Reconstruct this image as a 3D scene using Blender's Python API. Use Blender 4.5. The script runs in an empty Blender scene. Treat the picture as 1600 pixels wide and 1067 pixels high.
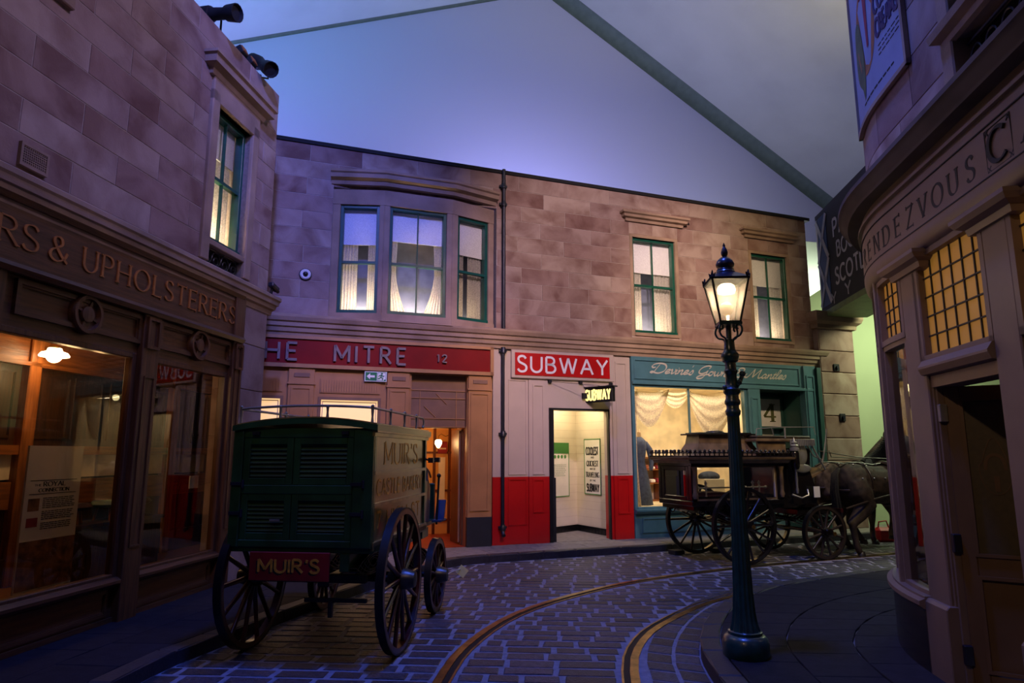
import bpy, bmesh, math, random
from mathutils import Vector, Matrix
random.seed(7)
S = bpy.context.scene
COL = S.collection
R = math.radians

# ---------------------------------------------------------------- camera
cam = bpy.data.cameras.new('camera')
cam.sensor_width = 36; cam.lens = 36 * 1045 / 1600
cam.clip_start = .05; cam.clip_end = 200
co = bpy.data.objects.new('camera', cam); COL.objects.link(co)
co.location = (0, 0, 1.6); co.rotation_euler = (R(90 + 9.6), 0, 0)
S.camera = co

# ---------------------------------------------------------------- light of the hall
def lin(c):
    if isinstance(c, str):
        c = [int(c[i:i + 2], 16) / 255 for i in (0, 2, 4)]
    return tuple(x / 12.92 if x <= .04045 else ((x + .055) / 1.055) ** 2.4 for x in c)

w = bpy.data.worlds.new('hall'); S.world = w; w.use_nodes = True
bg = w.node_tree.nodes['Background']
bg.inputs[0].default_value = (.22, .19, .30, 1); bg.inputs[1].default_value = .04

def area(name, loc, to, size, power, color, sy=None, spread=180):
    l = bpy.data.lights.new(name, 'AREA'); l.energy = power; l.color = color
    l.size = size
    if sy: l.shape = 'RECTANGLE'; l.size_y = sy
    l.spread = R(spread)
    o = bpy.data.objects.new(name, l); COL.objects.link(o); o.location = loc
    d = Vector(to) - Vector(loc); o.rotation_euler = d.to_track_quat('-Z', 'Y').to_euler()
    return o
def spot(name, loc, to, angle, power, color, blend=.6, r=.08):
    l = bpy.data.lights.new(name, 'SPOT'); l.energy = power; l.color = color
    l.spot_size = R(angle); l.spot_blend = blend; l.shadow_soft_size = r
    o = bpy.data.objects.new(name, l); COL.objects.link(o); o.location = loc
    d = Vector(to) - Vector(loc); o.rotation_euler = d.to_track_quat('-Z', 'Y').to_euler()
    return o
def point(name, loc, power, color, r=.05):
    l = bpy.data.lights.new(name, 'POINT'); l.energy = power; l.color = color; l.shadow_soft_size = r
    o = bpy.data.objects.new(name, l); COL.objects.link(o); o.location = loc
    return o
BLUE = (.16, .24, 1.0); VIOLET = (.42, .32, 1.0); WARM = (1.0, .62, .28); GREEN = (.62, 1.0, .25)
# stage floods of the hall, with added spots among them
spot('stage_flood_blue', (.2, 4.6, 11.2), (.3, 7.2, 0), 76, 3000, (.07, .15, 1.0), .9, .4)
spot('stage_flood_violet', (-.6, .5, 10.2), (-2.9, 10.8, 5.0), 30, 5200, (.16, .20, 1.0), .9, .25)
spot('stage_spot_terrace', (2.4, 1.5, 8.8), (2.2, 12.4, 4.4), 42, 3800, (1.0, .70, .82), .8, .25)
spot('stage_flood_left_wall', (4.2, 3.0, 9.5), (-3.5, 6.2, 5.0), 52, 1150, (.56, .42, .92), .8, .25)
spot('stage_spot_cafe', (-3.25, 7.3, 7.0), (3.0, 4.8, 1.6), 42, 130, (1.0, .56, .34), .8, .12)
spot('added_spot_cafe_door', (-2.2, -1.6, 6.4), (3.05, 4.5, 1.5), 30, 330, (1.0, .66, .40), .9, .15)  # added warm spot that brightens the cafe door leaf
spot('stage_flood_cafe_wall', (-3.2, 5.2, 7.3), (3.0, 4.0, 5.6), 46, 330, (.22, .26, 1.0), .8, .15)
spot('stage_spot_front', (-1.0, -2.0, 8.5), (-1.2, 9.5, 1.6), 40, 520, (1.0, .66, .42), .9, .25)
spot('added_spot_pub', (2.6, 4.2, 7.8), (-1.5, 11.2, 1.9), 34, 1300, (1.0, .58, .30), .8, .15)  # added warm spot that brings the pub front up to tan
spot('added_spot_van', (-1.3, 2.3, 9.5), (-1.6, 5.4, 1.3), 18, 420, (.10, .20, 1.0), .8, .15)  # added narrow blue spot that tints the van's louvres
area('screen_flood_blue', (-7.5, 12.2, 5.5), (-1.0, 16.6, 10.0), 2.0, 680, (.27, .25, 1.0))
area('screen_flood_violet', (1.0, 13.8, 5.6), (1.4, 16.8, 9.6), 3.0, 290, (.46, .46, 1.0), .5)
area('screen_flood_white', (7.0, 15.4, 5.2), (4.5, 17.6, 8.5), 2.0, 100, (.80, .82, .92))
area('ceiling_flood_teal', (-5.5, 8.5, 7.2), (-4.5, 12.0, 13), 1.6, 140, (.06, .40, .62), spread=110)
area('ceiling_flood_pale', (8.5, 9.5, 7.4), (7.0, 9.5, 14), 1.6, 290, (1.0, .86, .52), spread=120)
spot('stage_spot_warm', (2.2, 2.6, 8.6), (5.0, 13.4, 3.7), 38, 3800, (1.0, .71, .44), .9, .25)
spot('stage_spot_street', (6.0, 6.5, 7.8), (4.1, 10.8, .6), 44, 1300, (1.0, .80, .50), .9, .25)
area('gallery_light_green', (9.0, 13.2, 5.2), (9.2, 14.6, 1.8), 1.2, 190, (.88, 1.0, .62))

S.view_settings.view_transform = 'Standard'
S.view_settings.look = 'None'
S.view_settings.exposure = 0.0
S.view_settings.gamma = 1.0
S.view_settings.use_curve_mapping = False

# ---------------------------------------------------------------- materials
def _mat(name):
    m = bpy.data.materials.new(name); m.use_nodes = True
    nt = m.node_tree; return m, nt, nt.nodes['Principled BSDF']
def mat(name, c, rough=.6, metal=0, var=.12, scale=6, bump=0, bscale=None, spec=.5, coat=0, rnd=0, stretch=None, tone2=None):
    """plain paint, metal, wood or cloth: colour broken up by noise, optional bump, per object brightness"""
    m, nt, p = _mat(name); N = nt.nodes.new; Lk = nt.links.new
    tc = N('ShaderNodeTexCoord'); src = tc.outputs['Object']
    if stretch:
        mp = N('ShaderNodeMapping'); mp.inputs['Scale'].default_value = stretch
        Lk(src, mp.inputs[0]); src = mp.outputs[0]
    n = N('ShaderNodeTexNoise'); n.inputs['Scale'].default_value = scale; n.inputs['Detail'].default_value = 5
    Lk(src, n.inputs['Vector'])
    r = N('ShaderNodeValToRGB'); a = lin(c); b2 = lin(tone2) if tone2 else tuple(x * (1 - 2.2 * var) for x in a)
    r.color_ramp.elements[0].color = (*[max(x, 0) for x in b2], 1); r.color_ramp.elements[1].color = (*[min(x * (1 + var), 1) for x in a], 1)
    r.color_ramp.elements[0].position = .3; r.color_ramp.elements[1].position = .62
    Lk(n.outputs[0], r.inputs[0]); out = r.outputs[0]
    if rnd:
        oi = N('ShaderNodeObjectInfo'); mr = N('ShaderNodeMapRange')
        mr.inputs[3].default_value = 1 - rnd; mr.inputs[4].default_value = 1 + rnd
        Lk(oi.outputs['Random'], mr.inputs[0])
        hs = N('ShaderNodeHueSaturation'); Lk(mr.outputs[0], hs.inputs['Value']); Lk(out, hs.inputs['Color']); out = hs.outputs[0]
    Lk(out, p.inputs['Base Color'])
    p.inputs['Roughness'].default_value = rough; p.inputs['Metallic'].default_value = metal
    p.inputs['Specular IOR Level'].default_value = spec
    if coat: p.inputs['Coat Weight'].default_value = coat; p.inputs['Coat Roughness'].default_value = .12
    if bump:
        n2 = N('ShaderNodeTexNoise'); n2.inputs['Scale'].default_value = bscale or scale * 4; n2.inputs['Detail'].default_value = 4
        Lk(src, n2.inputs['Vector'])
        bp = N('ShaderNodeBump'); bp.inputs['Strength'].default_value = bump; bp.inputs['Distance'].default_value = .02
        Lk(n2.outputs[0], bp.inputs['Height']); Lk(bp.outputs[0], p.inputs['Normal'])
    return m
def stone_mat(name, cols, scale=2.0):
    """sandstone: every block takes its own tone, with broad red and grey blotches in it"""
    m, nt, p = _mat(name); N = nt.nodes.new; Lk = nt.links.new
    oi = N('ShaderNodeObjectInfo'); tc = N('ShaderNodeTexCoord')
    r1 = N('ShaderNodeValToRGB'); cr = r1.color_ramp
    for i in range(len(cols) - 2): cr.elements.new(.5)
    for i, c in enumerate(cols):
        cr.elements[i].position = i / (len(cols) - 1); cr.elements[i].color = (*lin(c), 1)
    Lk(oi.outputs['Random'], r1.inputs[0])
    n = N('ShaderNodeTexNoise'); n.noise_dimensions = '4D'; n.inputs['Scale'].default_value = scale; n.inputs['Detail'].default_value = 6
    n.inputs['Distortion'].default_value = .6
    mu = N('ShaderNodeMath'); mu.operation = 'MULTIPLY'; mu.inputs[1].default_value = 20
    Lk(oi.outputs['Random'], mu.inputs[0]); Lk(mu.outputs[0], n.inputs['W']); Lk(tc.outputs['Object'], n.inputs['Vector'])
    r2 = N('ShaderNodeValToRGB'); r2.color_ramp.elements[0].position = .34; r2.color_ramp.elements[1].position = .60
    r2.color_ramp.elements[0].color = (.60, .47, .43, 1); r2.color_ramp.elements[1].color = (1.12, 1.10, 1.06, 1)
    Lk(n.outputs[0], r2.inputs[0])
    mx = N('ShaderNodeMix'); mx.data_type = 'RGBA'; mx.blend_type = 'MULTIPLY'; mx.inputs[0].default_value = 1
    Lk(r1.outputs[0], mx.inputs[6]); Lk(r2.outputs[0], mx.inputs[7]); Lk(mx.outputs[2], p.inputs['Base Color'])
    p.inputs['Roughness'].default_value = .85; p.inputs['Specular IOR Level'].default_value = .25
    n2 = N('ShaderNodeTexNoise'); n2.inputs['Scale'].default_value = 45; n2.inputs['Detail'].default_value = 5
    Lk(tc.outputs['Object'], n2.inputs['Vector'])
    bp = N('ShaderNodeBump'); bp.inputs['Strength'].default_value = .18; bp.inputs['Distance'].default_value = .01
    Lk(n2.outputs[0], bp.inputs['Height']); Lk(bp.outputs[0], p.inputs['Normal'])
    return m
def wood_mat(name, c, c2, rough=.42, axis='z', spec=.5):
    st = {'z': (9, 9, .8), 'x': (.8, 9, 9), 'y': (9, .8, 9)}[axis]
    return mat(name, c, rough, var=.1, scale=3.2, bump=.12, bscale=9, stretch=st, tone2=c2, spec=spec)
def emis(name, c, strength):
    m, nt, p = _mat(name); a = lin(c)
    p.inputs['Base Color'].default_value = (*a, 1); p.inputs['Emission Color'].default_value = (*a, 1)
    p.inputs['Emission Strength'].default_value = strength; p.inputs['Roughness'].default_value = .5
    return m
def glass_mat(name, tint=(1, 1, 1), refl=1.5, base=.0):
    """a thin clear pane: see-through with the mirror image of the street on it"""
    m, nt, p = _mat(name); N = nt.nodes.new; Lk = nt.links.new
    nt.nodes.remove(p); out = nt.nodes['Material Output']
    t = N('ShaderNodeBsdfTransparent'); t.inputs[0].default_value = (*tint, 1)
    g = N('ShaderNodeBsdfGlossy'); g.inputs['Roughness'].default_value = .0
    f = N('ShaderNodeFresnel'); f.inputs[0].default_value = refl
    mx = N('ShaderNodeMixShader'); Lk(f.outputs[0], mx.inputs[0]); Lk(t.outputs[0], mx.inputs[1]); Lk(g.outputs[0], mx.inputs[2])
    Lk(mx.outputs[0], out.inputs[0]); return m
def cloth_mat(name, c, trans=.5, weave=60):
    m, nt, p = _mat(name); N = nt.nodes.new; Lk = nt.links.new
    nt.nodes.remove(p); out = nt.nodes['Material Output']
    tc = N('ShaderNodeTexCoord'); n = N('ShaderNodeTexNoise'); n.inputs['Scale'].default_value = weave; n.inputs['Detail'].default_value = 3
    Lk(tc.outputs['Object'], n.inputs['Vector'])
    r = N('ShaderNodeValToRGB'); a = lin(c); r.color_ramp.elements[0].color = (*[x * .7 for x in a], 1); r.color_ramp.elements[1].color = (*a, 1)
    r.color_ramp.elements[0].position = .35; r.color_ramp.elements[1].position = .6
    Lk(n.outputs[0], r.inputs[0])
    d = N('ShaderNodeBsdfDiffuse'); t = N('ShaderNodeBsdfTranslucent'); mx = N('ShaderNodeMixShader'); mx.inputs[0].default_value = trans
    Lk(r.outputs[0], d.inputs[0]); Lk(r.outputs[0], t.inputs[0]); Lk(d.outputs[0], mx.inputs[1]); Lk(t.outputs[0], mx.inputs[2])
    Lk(mx.outputs[0], out.inputs[0]); return m

def lantern_mat():
    m = cloth_mat('lantern_glass', 'ffffff', .6, 4); nt = m.node_tree; out = nt.nodes['Material Output']; sh = out.inputs[0].links[0].from_socket
    t = nt.nodes.new('ShaderNodeBsdfTransparent'); mx = nt.nodes.new('ShaderNodeMixShader'); mx.inputs[0].default_value = .16
    nt.links.new(t.outputs[0], mx.inputs[1]); nt.links.new(sh, mx.inputs[2]); nt.links.new(mx.outputs[0], out.inputs[0]); return m
SAND = ['9c8a80', '92796f', 'a49286', '8a7066', '98847a', 'a69486', '8f776c']
M = dict(
    stone=stone_mat('sandstone', SAND), stone_trim=mat('dressed_sandstone', '9a826c', .85, var=.14, scale=2.2, bump=.15, bscale=40, spec=.25),
    mortar=mat('mortar', 'a89a8c', .95, var=.1, scale=20, spec=.2),
    mortar_road=mat('road_mortar', '7e7e8c', .8, var=.12, scale=14, bump=.3, bscale=90, spec=.4),
    sett=mat('granite_sett', '34323c', .5, var=.28, scale=24, bump=.5, bscale=70, rnd=.5, spec=.5),
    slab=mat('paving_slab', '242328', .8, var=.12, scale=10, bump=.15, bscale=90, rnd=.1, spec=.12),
    slab_lit=mat('paving_slab_lit', '77706a', .7, var=.12, scale=10, bump=.15, bscale=90, rnd=.1, spec=.4),  # lighter copy of the slab, warm light put into the colour
    kerb=mat('kerb_stone', '2a272d', .6, var=.15, scale=12, bump=.2, bscale=60, rnd=.1),
    joint=mat('slab_joint', '6f6d70', .9, var=.1, spec=.2),
    rail=mat('worn_rail_steel', '9a7a46', .3, metal=.95, var=.25, scale=9, bump=.1),
    groove=mat('rail_groove', '15130f', .7, metal=.4, var=.1),
    screen=mat('screen_fabric', 'c4c4d6', .95, var=.02, scale=90, spec=.1, bump=.05, bscale=220),
    ceil_l=mat('ceiling_paint', 'aab6ac', .9, var=.03, scale=1, spec=.15),
    ceil_r=mat('ceiling_paint_grey', 'a3a696', .9, var=.03, scale=1, spec=.15),
    fold=mat('ceiling_fold_shade', '5a6658', .9, var=.05, spec=.1),  # shade along the ceiling folds is put into this darker colour
    black=mat('black_metal', '101014', .4, var=.2, spec=.5), matt_black=mat('matt_black', '0c0c0e', .8, var=.2),
    green_sash=mat('green_sash_paint', '14503f', .35, var=.1, spec=.5),
    glass=glass_mat('window_glass'), shop_glass=glass_mat('plate_glass', refl=1.55),
    blind=cloth_mat('blind_cloth', 'eeeeec', .04, 120), lace=cloth_mat('lace', 'e6e0d4', .55, 55),
    room_dark=mat('room_wall', '5a6078', .9, var=.1), room_cream=mat('room_cream', 'c9b48e', .9, var=.05),
    oak=wood_mat('oak_front', '5c3a20', '402614'), oak_x=wood_mat('oak_front_long', '5c3a20', '402614', axis='x'),
    oak_in=wood_mat('oak_inside', '8f5426', '643615', .35), oak_in_x=wood_mat('oak_inside_long', '8f5426', '643615', .35, 'x'),
    oak_dark=wood_mat('oak_panel_dark', '3f2512', '27160a', .4),
    gold=mat('gilt_letter', 'a8672a', .5, var=.12, scale=20), gold2=mat('gilt_paint', 'c08a2c', .45, var=.15, scale=25),
    sandpaint=mat('tan_paint', 'a8794c', .5, var=.06, scale=4), sandpaint_d=mat('tan_paint_dark', '80604a', .55, var=.08, scale=4),
    red=mat('red_fascia_paint', '7c090c', .55, var=.06, scale=3, spec=.2), red2=mat('red_gloss_paint', 'b00f10', .35, var=.05, scale=3, coat=.4),
    cream=mat('cream_paint', 'b9a896', .45, var=.03, scale=3), letter_grey=mat('raised_letter', '7a6a66', .5, var=.08),
    white=mat('white_letter', 'd8d8d6', .5, var=.03), teal=mat('teal_paint', '48717a', .4, var=.06, scale=4, coat=.3),
    teal_d=mat('teal_paint_dark', '2b4f49', .45, var=.06, scale=4), slate=mat('slate_plinth', '20242c', .5, var=.1),
    script=mat('script_lettering', 'b7b1a6', .5, var=.04),
    tile=mat('cream_tile', 'd6cbb2', .3, var=.03, scale=3, rnd=.04), tile_black=mat('black_tile', '121214', .25, var=.1, rnd=.2),
    pale=mat('poster_paper', 'd9d4c4', .7, var=.03, scale=5), ink=mat('print_ink', '0e0d0d', .7, var=.05), green_ink=mat('green_ink', '3b7a34', .7, var=.05),
    exit_green=mat('exit_green', '0f7a4a', .5, var=.03), exit_white=mat('exit_white', 'e8efe8', .5, var=.02),
    orange_wall=mat('orange_wall', 'd79f55', .6, var=.06, scale=3), red_floor=mat('red_floor', '8c2d10', .4, var=.1),
    brown_strip=wood_mat('brown_strip', '5f2f14', '42200d'),
    lit_frost=emis('lit_frosted_glass', 'f0c58c', 1.0), lamp_on=emis('lamp_glow', 'ffe2b0', 9), globe_dim=emis('lamp_globe_frost', 'd9b48a', .55), globe_on=emis('globe_glow', 'ffd9a0', 7),
    sign_on=emis('sign_glow', 'f2e08a', 1.15),
    iron_green=mat('lamp_post_paint', '123a36', .34, var=.2, scale=14, spec=.6, coat=.4, bump=.1, bscale=30), iron_blue=mat('lantern_roof_paint', '131a2c', .35, var=.15, coat=.3),
    van_green=mat('van_green_paint', '1b4023', .4, var=.2, scale=5, coat=.4), van_side=mat('van_varnished_side', '6b5a32', .3, var=.3, scale=2.2, coat=.6, tone2='4a2a14'),  # van side: tan and red-brown patches hold the facade's reflection as colour
    van_trim=mat('van_trim', '7a6a3c', .35, var=.2, coat=.5), van_red=mat('van_red_board', '7c1216', .45, var=.15, scale=6),
    wheel=mat('maroon_wheel_paint', '3a0f0c', .32, var=.25, scale=8, coat=.4), tyre=mat('iron_tyre', '17171a', .45, metal=.5, var=.2), hub=mat('hub_metal', '4c4a46', .35, metal=.8, var=.2),
    brass=mat('brass', 'a27a35', .3, metal=.9, var=.2), silver=mat('plated_silver', '9a9890', .3, metal=.6, var=.15),
    hearse=mat('hearse_black_varnish', '120d0b', .22, var=.3, scale=4, coat=.7), hearse_brown=mat('hearse_dark_brown', '66523a', .35, var=.3, scale=5, coat=.4),
    purple=mat('purple_cloth', '32121f', .9, var=.2), horse=mat('dark_horse_coat', '33281f', .7, spec=.3, var=.35, scale=9, tone2='17110d', bump=.25, bscale=90),
    horse2=mat('dusty_lit_horse_coat', '5a4c40', .85, spec=.2, var=.3, scale=7, tone2='241b16', bump=.25, bscale=90), hair=mat('horse_hair', '0c0908', .6, var=.2, bump=.4, bscale=60),  # far horse: dust, plus window light put into the paler coat
    leather=mat('harness_leather', '2c2119', .4, var=.2, spec=.5), hoof=mat('hoof', '1a1512', .5),
    lime=mat('lime_wall', 'a8b590', .8, var=.03, scale=1), soffit_green=mat('green_lit_soffit', '5a6a3a', .6, var=.1),
    cafe=mat('cafe_brown_paint', '6e5b4f', .5, var=.05, scale=5), cafe_d=mat('cafe_door_paint', '5f4527', .5, var=.06, scale=5), cafe_glass=mat('cafe_door_frosted_glass', '4e4228', .45, var=.06, scale=30),
    amber=emis('amber_glass', 'ad7a30', .30), lead=mat('lead_came', '17120e', .6, var=.1), black_gloss=mat('black_gloss_plinth', '0b0a0a', .25, var=.1, coat=.5),
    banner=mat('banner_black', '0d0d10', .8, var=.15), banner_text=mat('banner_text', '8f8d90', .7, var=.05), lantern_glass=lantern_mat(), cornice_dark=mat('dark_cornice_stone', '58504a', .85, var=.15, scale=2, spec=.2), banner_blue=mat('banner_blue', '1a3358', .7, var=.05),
    dress=mat('blue_grey_dress', '3a465e', .9, var=.15, scale=20), skin_form=mat('mannequin', 'b29a80', .6), paper=mat('yellow_paper', 'f6eea0', .6, var=.03), cardw=mat('white_card', 'd9d6cf', .6, var=.03),
    drape=cloth_mat('drape', 'eadfc4', .3, 40), cream_wall=mat('shop_back_wall', 'e6d8b8', .85, var=.12, scale=3), book=mat('haberdashery', '7a3f22', .7, var=.3, rnd=.4),
    pipe=mat('drainpipe_paint', '171a26', .4, var=.15), poster_blue=mat('poster_faded', '8b8d9c', .75, var=.06, scale=3), poster_orange=mat('poster_orange', '9a5a28', .75), poster_red=mat('poster_red', '8a1f2c', .75), poster_green=mat('poster_olive', '55592e', .75, var=.2, scale=10),
    poster_purple=mat('poster_purple', '42264a', .75), red_bag=mat('bright_red', 'b3101a', .5, var=.1), skin=mat('skin', 'b98a6c', .6),
    picture=mat('picture_print', '7b5232', .7, var=.45, scale=9, tone2='2e1d10'),
)
# ---------------------------------------------------------------- frames, mesh builder, scene graph
class Frame:
    """a wall's own axes: x to the right as seen from the street, y into the wall, z up"""
    def __init__(s, p, ang): s.p = Vector((p[0], p[1], p[2] if len(p) > 2 else 0)); s.a = R(ang); s.m = Matrix.Rotation(s.a, 3, 'Z')
    def W(s, x, y, z): return s.p + s.m @ Vector((x, y, z))
    def sub(s, x, y, ang): return Frame(s.W(x, y, 0), math.degrees(s.a) + ang)
WORLD = Frame((0, 0), 0)
FF = Frame((.75, 11.95), 20.6)           # the terrace across the end of the street
LF = Frame((-3.6, 6.8), 82.8)            # the upholsterer's building
RF = Frame((2.97, 4.75), 262)            # the cafe

class MB:
    def __init__(s): s.v = []; s.f = []
    def add(s, vs, fs):
        o = len(s.v); s.v += [tuple(v) for v in vs]; s.f += [tuple(i + o for i in f) for f in fs]; return s
    def box(s, x0, y0, z0, x1, y1, z1):
        if x0 > x1: x0, x1 = x1, x0
        if y0 > y1: y0, y1 = y1, y0
        if z0 > z1: z0, z1 = z1, z0
        return s.add([(x0, y0, z0), (x1, y0, z0), (x1, y1, z0), (x0, y1, z0), (x0, y0, z1), (x1, y0, z1), (x1, y1, z1), (x0, y1, z1)],
                     [(0, 3, 2, 1), (4, 5, 6, 7), (0, 1, 5, 4), (1, 2, 6, 5), (2, 3, 7, 6), (3, 0, 4, 7)])
    def block(s, x0, z0, x1, z1, y, yb, c=.008):
        """a stone with a chamfered face at y (towards the street), back at yb"""
        return s.add([(x0, y + c, z0), (x1, y + c, z0), (x1, y + c, z1), (x0, y + c, z1), (x0 + c, y, z0 + c), (x1 - c, y, z0 + c), (x1 - c, y, z1 - c), (x0 + c, y, z1 - c),
                      (x0, yb, z0), (x1, yb, z0), (x1, yb, z1), (x0, yb, z1)],
                     [(4, 5, 6, 7), (0, 1, 5, 4), (1, 2, 6, 5), (2, 3, 7, 6), (3, 0, 4, 7), (8, 9, 1, 0), (9, 10, 2, 1), (10, 11, 3, 2), (11, 8, 0, 3), (11, 10, 9, 8)])
    def top(s, quad, z0, z1, c=.01):
        """a stone lying flat: quad of (x, y) anticlockwise, chamfered round its top"""
        cx = sum(p[0] for p in quad) / len(quad); cy = sum(p[1] for p in quad) / len(quad)
        def ins(p):
            d = math.hypot(cx - p[0], cy - p[1]) or 1; k = min(c * 1.5 / d, .4); return (p[0] + (cx - p[0]) * k, p[1] + (cy - p[1]) * k)
        n = len(quad)
        vs = [(p[0], p[1], z0) for p in quad] + [(p[0], p[1], z1 - c) for p in quad] + [(*ins(p), z1) for p in quad]
        fs = [tuple(range(2 * n, 3 * n))]
        for i in range(n):
            j = (i + 1) % n; fs += [(i, j, n + j, n + i), (n + i, n + j, 2 * n + j, 2 * n + i)]
        return s.add(vs, fs)
    def cyl(s, a, b, r, r2=None, n=10, caps=True):
        a = Vector(a); b = Vector(b); r2 = r if r2 is None else r2; d = (b - a).normalized()
        u = d.orthogonal().normalized(); w = d.cross(u); vs = []
        for c, rr in ((a, r), (b, r2)):
            for i in range(n):
                t = 2 * math.pi * i / n; vs.append(c + (u * math.cos(t) + w * math.sin(t)) * rr)
        fs = [(i, (i + 1) % n, n + (i + 1) % n, n + i) for i in range(n)]
        if caps: fs += [tuple(range(n - 1, -1, -1)), tuple(range(n, 2 * n))]
        return s.add(vs, fs)
    def tube(s, pts, r, n=7, closed=False):
        P = [Vector(p) for p in pts]; k = len(P); rs = r if isinstance(r, (list, tuple)) else [r] * k
        vs = []; u = None
        for i in range(k):
            if closed: d = P[(i + 1) % k] - P[i - 1]
            else: d = P[min(i + 1, k - 1)] - P[max(i - 1, 0)]
            d = d.normalized() if d.length else Vector((0, 0, 1))
            if u is None: u = d.orthogonal().normalized()
            else:
                u = u - d * u.dot(d); u = u.normalized() if u.length > 1e-6 else d.orthogonal().normalized()
            w = d.cross(u)
            for j in range(n):
                t = 2 * math.pi * j / n; vs.append(P[i] + (u * math.cos(t) + w * math.sin(t)) * rs[i])
        fs = []
        for i in range(k if closed else k - 1):
            a = i * n; b = ((i + 1) % k) * n
            for j in range(n): fs.append((a + j, a + (j + 1) % n, b + (j + 1) % n, b + j))
        if not closed: fs += [tuple(range(n - 1, -1, -1)), tuple(range((k - 1) * n, k * n))]
        return s.add(vs, fs)
    def lathe(s, prof, c=(0, 0, 0), n=16, axis='z', flute=0, nf=12, caps=True):
        vs = []
        for r, z in prof:
            for i in range(n):
                t = 2 * math.pi * i / n; rr = r * (1 - flute * (.5 - .5 * math.cos(nf * t)) ** .5) if flute else r
                x, y = rr * math.cos(t), rr * math.sin(t)
                p = (x, y, z) if axis == 'z' else ((z, x, y) if axis == 'x' else (x, z, y))
                vs.append((p[0] + c[0], p[1] + c[1], p[2] + c[2]))
        k = len(prof); fs = [(i * n + j, i * n + (j + 1) % n, (i + 1) * n + (j + 1) % n, (i + 1) * n + j) for i in range(k - 1) for j in range(n)]
        if caps: fs += [tuple(range(n - 1, -1, -1)), tuple(range((k - 1) * n, k * n))]
        return s.add(vs, fs)
    def ball(s, c, r, n=10, sq=(1, 1, 1)):
        pr = [(max(r * math.sin(math.pi * i / n), r * .02), -r * math.cos(math.pi * i / n)) for i in range(n + 1)]
        o = len(s.v); s.lathe(pr, (0, 0, 0), n + 2)
        for i in range(o, len(s.v)): v = s.v[i]; s.v[i] = (v[0] * sq[0] + c[0], v[1] * sq[1] + c[1], v[2] * sq[2] + c[2])
        return s
    def sweep(s, prof, path, closed_ends=True):
        """a moulding: prof = (out, z) from bottom front round; path = (x, y), the outside on the right hand"""
        P = [Vector(p) for p in path]; k = len(P); n = len(prof); vs = []
        for i in range(k):
            ds = []
            if i > 0: ds.append((P[i] - P[i - 1]).normalized())
            if i < k - 1: ds.append((P[i + 1] - P[i]).normalized())
            ns = [Vector((d.y, -d.x)) for d in ds]; nn = sum(ns, Vector((0, 0)))
            nn = nn.normalized(); sc = 1 / max(.35, nn.dot(ns[0]))
            for o, z in prof: q = P[i] + nn * (o * sc); vs.append((q.x, q.y, z))
        fs = [(i * n + j, i * n + (j + 1) % n, (i + 1) * n + (j + 1) % n, (i + 1) * n + j) for i in range(k - 1) for j in range(n)]
        if closed_ends: fs += [tuple(range(n - 1, -1, -1)), tuple(range((k - 1) * n, k * n))]
        return s.add(vs, fs)
    def prism(s, poly, y0, y1):
        """poly in (x, z), run from y0 to y1"""
        n = len(poly); vs = [(p[0], y0, p[1]) for p in poly] + [(p[0], y1, p[1]) for p in poly]
        return s.add(vs, [tuple(range(n)), tuple(range(2 * n - 1, n - 1, -1))] + [(j, i, n + i, n + j) for i in range(n) for j in [(i + 1) % n]])
    def slab(s, poly, z0, z1):
        n = len(poly); vs = [(p[0], p[1], z0) for p in poly] + [(p[0], p[1], z1) for p in poly]
        return s.add(vs, [tuple(range(n - 1, -1, -1)), tuple(range(n, 2 * n))] + [(i, j, n + j, n + i) for i in range(n) for j in [(i + 1) % n]])
    def quad(s, *p): return s.add(p, [tuple(range(len(p)))])
    def sheet(s, fn, nu, nv, th=0):
        vs = [fn(i / nu, j / nv) for j in range(nv + 1) for i in range(nu + 1)]
        return s.add(vs, [(j * (nu + 1) + i, j * (nu + 1) + i + 1, (j + 1) * (nu + 1) + i + 1, (j + 1) * (nu + 1) + i) for j in range(nv) for i in range(nu)])
    def frame(s, x0, z0, x1, z1, wd, y0, y1):
        """a rectangular frame of bars, outside measure"""
        s.box(x0, y0, z0, x0 + wd, y1, z1); s.box(x1 - wd, y0, z0, x1, y1, z1)
        s.box(x0 + wd, y0, z0, x1 - wd, y1, z0 + wd); return s.box(x0 + wd, y0, z1 - wd, x1 - wd, y1, z1)
    def holes(s, x0, z0, x1, z1, hs, y0, y1):
        """a wall slab with rectangular openings"""
        xs = sorted({x0, x1, *[min(max(h[i], x0), x1) for h in hs for i in (0, 2)]}); zs = sorted({z0, z1, *[min(max(h[i], z0), z1) for h in hs for i in (1, 3)]})
        for a, b in zip(xs, xs[1:]):
            run = None
            for c, d in zip(zs, zs[1:]):
                mx, mz = (a + b) / 2, (c + d) / 2
                solid = not any(h[0] < mx < h[2] and h[1] < mz < h[3] for h in hs)
                if solid: run = (run[0] if run else c, d)
                if (not solid or d == zs[-1]) and run: s.box(a, y0, run[0], b, y1, run[1]); run = None
        return s
    def shift(s, x, y, z): s.v = [(a + x, b + y, c + z) for a, b, c in s.v]; return s
    def rotz(s, ang, c=(0, 0)):
        ca, sa = math.cos(R(ang)), math.sin(R(ang)); s.v = [(c[0] + (x - c[0]) * ca - (y - c[1]) * sa, c[1] + (x - c[0]) * sa + (y - c[1]) * ca, z) for x, y, z in s.v]; return s
    def roty(s, ang, c=(0, 0)):
        ca, sa = math.cos(R(ang)), math.sin(R(ang)); s.v = [(c[0] + (x - c[0]) * ca + (z - c[1]) * sa, y, c[1] - (x - c[0]) * sa + (z - c[1]) * ca) for x, y, z in s.v]; return s
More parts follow.
